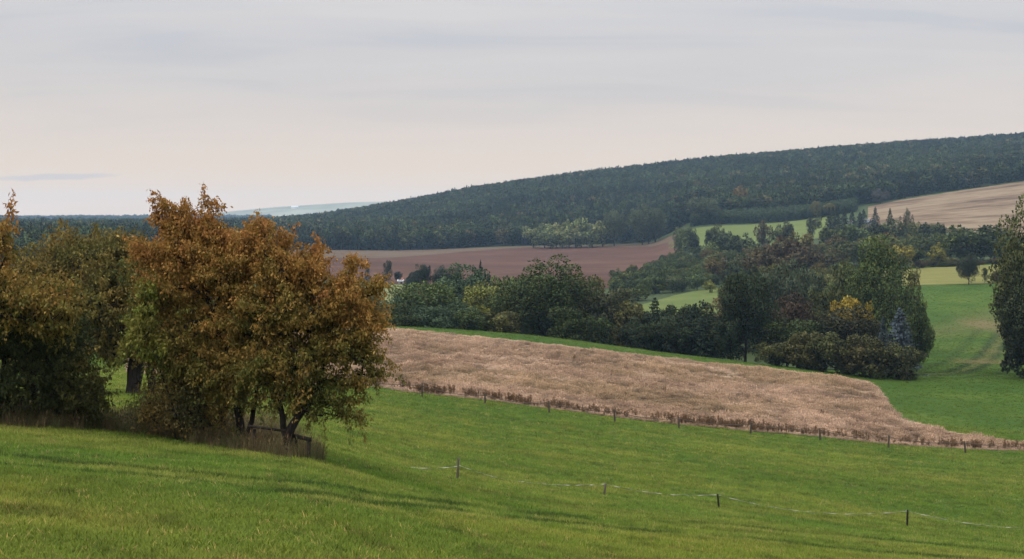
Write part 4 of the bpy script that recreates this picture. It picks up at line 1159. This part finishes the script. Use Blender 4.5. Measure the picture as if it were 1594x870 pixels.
# dead brown weeds round the stems
wp, wc = [], []
for q in range(5200):
    u = RNG.uniform(-60, 500); vb = np.interp(u, [-60, 0, 60, 165, 220, 300, 380, 450, 500], [656, 662, 668, 672, 676, 690, 702, 712, 716])
    v = vb - abs(RNG.normal()) * np.interp(u, [0, 200, 300, 450, 500], [16, 18, 26, 30, 10]) + RNG.normal() * 1.5
    if 130 < u < 235 and v < 655: continue
    if u > 462 and RNG.uniform() < .7: continue
    x_, y_ = hit(u, v); wp.append((x_, y_)); wc.append((.115, .085, .042) if RNG.uniform() < .65 else (.07, .078, .026))
wp = np.array(wp); wc = np.array(wc); nw = len(wp)
rot = np.zeros((nw, 3)); rot[:, 2] = RNG.uniform(0, 6.28, nw)
sc_ = RNG.uniform(.35, .95, nw)
gn_scatter('dead_weeds', np.stack([wp[:, 0], wp[:, 1], ground(wp[:, 0], wp[:, 1])], -1), rot, np.stack([sc_, sc_, sc_ * RNG.uniform(.5, 1.1, nw)], -1), wc * RNG.uniform(.6, 1.3, (nw, 1)),
           RNG.integers(0, 3, nw), [tuft(640 + q, 22, .75, .24, .012, .8, .25) for q in range(3)], 'tangled brown dead weeds round the stems of the tree group')

# ------------------------------------------------------------------ fences and small wooden things
def box_np(lo, hi, top=1.0):
    (x0, y0, z0), (x1, y1, z1) = lo, hi
    V = np.array([(x0, y0, z0), (x1, y0, z0), (x1, y1, z0), (x0, y1, z0), (x0 * top, y0 * top, z1), (x1 * top, y0 * top, z1), (x1 * top, y1 * top, z1), (x0 * top, y1 * top, z1)], float)
    F = np.array([(0, 3, 2, 1), (4, 5, 6, 7), (0, 1, 5, 4), (1, 2, 6, 5), (2, 3, 7, 6), (3, 0, 4, 7)])
    return V, F
def round_post(h, r, seed):
    rng = np.random.default_rng(seed); s = 8
    zs = np.array([-.3, 0, h * .5, h - .03, h]); rs = np.array([1, 1, .95, .93, .70]) * r
    V = np.concatenate([np.stack([np.cos(np.arange(s) / s * 6.283) * q * rng.uniform(.92, 1.08, s), np.sin(np.arange(s) / s * 6.283) * q * rng.uniform(.92, 1.08, s), np.full(s, z)], -1) for q, z in zip(rs, zs)])
    F = [[a * s + j, a * s + (j + 1) % s, (a + 1) * s + (j + 1) % s, (a + 1) * s + j] for a in range(4) for j in range(s)]
    V = np.concatenate([V, [[0, 0, h + .005]]]); T = np.array([[4 * s + j, 4 * s + (j + 1) % s, 5 * s] for j in range(s)])
    return V, [np.array(F), T]
M_post = bark_mat('post_wood', (.028, .022, .018), (.085, .066, .05))
M_rope = plain('dull_rope', (.075, .052, .038), .9)
M_tape = plain('fence_tape', (.23, .225, .165), .6, .1)
M_tapeb = plain('fence_tape_shade', (.10, .125, .06), .7, .2)
M_dark = bark_mat('dark_wood', (.010, .009, .008), (.035, .028, .022))

# far rope fence
fr = bpy.data.objects.new('rope_fence', None); COL.objects.link(fr)
fposts = [(657, 618, 20), (755, 629, 15), (855, 643, 17), (957, 656, 18), (1057, 667, 16), (1168, 676, 17), (1277, 686, 18), (1383, 697, 18), (1503, 704, 17), (1610, 709, 17), (556, 606, 15)]
fposts.sort()
o0 = hit(1057, 667); org = np.array([o0[0], o0[1], float(ground(*o0))])
fr.location = org; tag(fr, 'long low fence of short wooden posts and sagging rope along the dry field', 'fence')
tops = []
for k, (u, v, hp) in enumerate(fposts):
    x, y = hit(u, v); z = float(ground(x, y)); h = hp / FPX * y
    V, F = round_post(h * 1.1, .10, 700 + k)
    p_ = link('post', mesh_np('post', V, F, [M_post], None, False), fr); p_.location = np.array([x, y, z]) - org
    p_.rotation_euler = (RNG.normal() * .03, RNG.normal() * .05, RNG.uniform(0, 6))
    tops.append(np.array([x, y, z + h * .93]))
def cable(a, b, sag, r, n_=12):
    t = np.linspace(0, 1, n_)[:, None]
    P = a * (1 - t) + b * t - np.array([0, 0, 1]) * (4 * sag * t * (1 - t))
    return tubes(P[:-1], P[1:], np.full(n_ - 1, r), np.full(n_ - 1, r), 5)
for a, b in zip(tops[:-1], tops[1:]):
    V, F = cable(a - org, b - org, RNG.uniform(.12, .38), .034)
    link('rope', mesh_np('rope', V, F, [M_rope], None, True), fr)

# near electric tape fence
fe = bpy.data.objects.new('tape_fence', None); COL.objects.link(fe)
nposts = [(712, 747, 36, .05), (940, 771, 20, .14), (1119, 790, 23, -.10), (1412, 820, 27, .02), (1690, 846, 28, 0)]
o0 = hit(712, 747); org = np.array([o0[0], o0[1], float(ground(*o0))]); fe.location = org
tag(fe, 'near pasture fence of thin posts carrying a twisted pale tape', 'fence')
tp = []
for k, (u, v, hp, ln) in enumerate(nposts):
    x, y = hit(u, v); z = float(ground(x, y)); h = hp / FPX * y
    V, F = round_post(h, .055 if k else .05, 720 + k)
    p_ = link('post', mesh_np('post', V, F, [M_wood if k in (0, 1) else M_dark], None, False), fe); p_.location = np.array([x, y, z]) - org
    p_.rotation_euler = (0, ln, 0)
    tp.append(np.array([x + math.sin(ln) * h * .93, y, z + h * .93]))
def ribbon(a, b, sag, width, turns, n_=70, ph=0.0):
    t = np.linspace(0, 1, n_)[:, None]
    P = a * (1 - t) + b * t - np.array([0, 0, 1]) * (4 * sag * t * (1 - t))
    an = np.sin(t[:, 0] * turns * 6.283 + ph) * 1.45 + ph
    s = np.stack([np.zeros(n_), np.sin(an), np.cos(an)], -1) * width * .5; nn = np.stack([np.zeros(n_), np.cos(an), -np.sin(an)], -1) * .004
    ring = np.stack([P + s + nn, P - s + nn, P - s - nn, P + s - nn], 1)
    V = ring.reshape(-1, 3); k = np.arange(n_ - 1)[:, None, None] * 4; j = np.arange(4); j2 = (j + 1) % 4
    return V, (k + np.stack([j, j2, j2 + 4, j + 4], -1)[None]).reshape(-1, 4)
lo1 = hit(785, 747); lo1 = np.array([lo1[0], lo1[1], float(ground(*lo1)) + .03])
lo2 = hit(850, 758); lo2 = np.array([lo2[0], lo2[1], float(ground(*lo2)) + .16])
lo0 = hit(640, 731); lo0 = np.array([lo0[0], lo0[1], float(ground(*lo0)) + .10])
mid0 = tp[0] - np.array([0, 0, .30])
for a, b, sag, tn in [(lo0, mid0, .06, 1.5), (mid0 + np.array([0, 0, .05]), lo1, .05, 2), (lo1, lo2, .02, 1), (lo2, tp[1], .06, 2.5), (tp[1], tp[2], .22, 4), (tp[2], tp[3], .5, 5), (tp[3], tp[4], .4, 4)]:
    V, F = ribbon(a - org, b - org, sag, .042, tn, 80, RNG.uniform(0, 1))
    tm_ = mesh_np('tape', V, F, [M_tape, M_tapeb], None, True)
    run = (fbm(np.arange(79) / 7.0 + RNG.uniform(0, 90), np.zeros(79), 111, 2) > .52).astype(np.int32)
    tm_.polygons.foreach_set('material_index', np.repeat(run, 4)); tm_.update()
    link('tape', tm_, fe)

# wooden guard rail beside the right-hand cherry
def beam(a, b, w, h_):
    d = unit(b - a); s = unit(np.cross(d, np.array([0, 0, 1.]))) if abs(d[2]) < .9 else np.array([1., 0, 0])
    t = np.cross(s, d)
    V = np.array([p_ + s * i_ * w / 2 + t * j_ * h_ / 2 for p_ in (a, b) for i_, j_ in ((-1, -1), (1, -1), (1, 1), (-1, 1))])
    return V, np.array([(0, 3, 2, 1), (4, 5, 6, 7), (0, 1, 5, 4), (1, 2, 6, 5), (2, 3, 7, 6), (3, 0, 4, 7)])
gd = bpy.data.objects.new('tree_guard', None); COL.objects.link(gd)
x, y = hit(479, 714); org = np.array([x, y, float(ground(x, y))]); gd.location = org
tag(gd, 'dark wooden tree guard of two posts and a rail right of the cherry trunk', 'tree guard')
pa = at(481, 684, y); pb = np.array([pa[0], y, org[2] - .2])
x2, y2 = hit(460, 708); qa = at(462, 676, y2); qb = np.array([qa[0], y2, float(ground(qa[0], y2)) - .2])
for a, b in ((pb, pa), (qb, qa)):
    link('post', mesh_np('post', *beam(a - org, b - org, .09, .09), [M_dark]), gd)
link('rail', mesh_np('rail', *beam(at(452, 677, y2 - .05) - org, at(484, 684.5, y - .1) - org, .06, .11), [M_dark]), gd)
rl = bpy.data.objects.new('wooden_rail', None); COL.objects.link(rl)
x3, y3 = hit(392, 703); org = np.array([x3, y3, float(ground(x3, y3))]); rl.location = org
tag(rl, 'dark wooden rail on a short post between two cherry trunks', 'rail')
link('rail', mesh_np('rail', *beam(at(386, 663, y3) - org, at(446, 671, y3) - org, .05, .07), [M_dark]), rl)
pp = at(396, 668, y3 + .1); link('post', mesh_np('post', *beam(np.array([pp[0], pp[1], org[2] - .3]) - org, pp - org, .09, .09), [M_dark]), rl)

# ------------------------------------------------------------------ far houses
M_wall = plain('house_plaster', (.55, .52, .46), .9, .08, .5)
M_wall2 = plain('grey_plaster', (.34, .34, .34), .9, .1, .5)
M_roofr = plain('red_tiles', (.30, .10, .055), .9, .2, .8)
M_roofd = plain('slate_roof', (.10, .105, .12), .7, .2, .8)
M_roofl = plain('pale_metal_roof', (.46, .48, .50), .5, .1, .8)
M_glass = plain('window_glass', (.03, .035, .04), .2, .1)
M_door = plain('door_paint', (.12, .07, .04), .6, .1)
def house(u, d, w, dp_, h, rh, wall, roof, label, rot=0.0, lift=0.0):
    x, y, z = base(u, d)
    r = bpy.data.objects.new('house', None); COL.objects.link(r); r.location = (x, y, z + lift); r.rotation_euler = (0, 0, rot)
    tag(r, label, 'house')
    V = np.array([(-w/2, -dp_/2, -1), (w/2, -dp_/2, -1), (w/2, dp_/2, -1), (-w/2, dp_/2, -1), (-w/2, -dp_/2, h), (w/2, -dp_/2, h), (w/2, dp_/2, h), (-w/2, dp_/2, h), (-w/2, 0, h + rh), (w/2, 0, h + rh)])
    link('wall', mesh_np('wall', V, [np.array([(0, 1, 5, 4), (2, 3, 7, 6)]), np.array([(1, 2, 6, 9, 5), (3, 0, 4, 8, 7)])], [wall]), r)
    e, th = .5, .25
    sl_ = rh / (dp_ / 2)
    def slab(s):
        y0 = s * (dp_ / 2 + e); z0 = h - e * sl_
        P = np.array([(-w/2 - e, y0, z0), (w/2 + e, y0, z0), (w/2 + e, 0, h + rh), (-w/2 - e, 0, h + rh)])
        Q = P + np.array([0, 0, th]); VV = np.concatenate([P + [0, 0, .03], Q])
        return VV, np.array([(0, 3, 2, 1), (4, 5, 6, 7), (0, 1, 5, 4), (1, 2, 6, 5), (2, 3, 7, 6), (3, 0, 4, 7)])
    a, b = slab(-1), slab(1)
    ro = link('roof', mesh_np('roof', np.concatenate([a[0], b[0]]), np.concatenate([a[1], b[1] + 8]), [roof]), r)
    link('chimney', mesh_np('chimney', *box_np((w * .18, -.4, h + rh - .8), (w * .18 + .7, .3, h + rh + 1.1)), [M_roofr]), ro)
    nw_ = max(2, int(w / 3))
    for k in range(nw_):
        xx = -w / 2 + (k + .5) * w / nw_
        if k == nw_ // 2:
            link('door', mesh_np('door', *box_np((xx - .5, -dp_/2 - .06, 0), (xx + .5, -dp_/2 + .02, 2.05)), [M_door]), r); continue
        link('window', mesh_np('window', *box_np((xx - .55, -dp_/2 - .05, 1.0), (xx + .55, -dp_/2 + .02, 2.3)), [M_glass]), r)
    return r
house(589, 575, 4.6, 4, 1.8, 1.8, M_wall, M_roofr, 'small house with orange red tiled roof at the foot of the ploughed field', .15)
house(624, 585, 2.0, 2, 1.4, .5, M_wall2, M_roofl, 'tiny white garden shed right of the grey poplar', -.1)
house(1297, 800, 9, 6, 2.0, 1.8, M_wall2, M_roofl, 'low grey house with pale metal roof among dark garden conifers', .2)
house(1318, 770, 3, 3, 2.0, 1.0, M_wall2, M_roofd, 'tiny pale cottage below the metal roofed house', -.2)
house(1351, 890, 9, 7, 3.4, 2.8, M_wall2, M_roofd, 'pale gabled house with slate roof under the forest corner', -.35)
house(1322, 905, 4, 4, 4.0, 1.8, M_wall2, M_roofd, 'narrow whitish house left of the gabled one', .3)
V6 = 'dark garden conifers by the houses'
for k, (u, d, vt, w) in enumerate([(1290, 830, 324, 14), (1303, 835, 318, 15), (1314, 830, 320, 13), (1296, 850, 322, 14), (1362, 850, 322, 13), (1338, 840, 330, 14), (1326, 850, 328, 14), (1344, 860, 326, 14)]):
    plant('spruce', u, d, vt, w * 1.7, (.026, .036, .024), 'dark pointed garden conifer among the houses below the forest', V6)
fb = house(460, 5230, 30, 16, 8, 4, M_wall, M_roofl, 'distant white building on the pale blue far ridge', 0, 0)

# ------------------------------------------------------------------ haze
V, F = box_np((-8950, -82, float(GZ.min()) - 1.0), (8950, 6960, float(GZ.max()) + 32.0))
M_haze = bpy.data.materials.new('haze'); M_haze.use_nodes = True
hn, hl = M_haze.node_tree.nodes, M_haze.node_tree.links
hn.remove(hn['Principled BSDF'])
pv = hn.new('ShaderNodeVolumePrincipled')
pv.inputs['Color'].default_value = (.48, .71, 1.0, 1)
pv.inputs['Density'].default_value = 6.8e-5
hl.new(pv.outputs[0], hn['Material Output'].inputs['Volume'])
link('haze', mesh_np('haze', V, F, [M_haze]), kind='stuff', label='thin blue haze lying in the valley air')
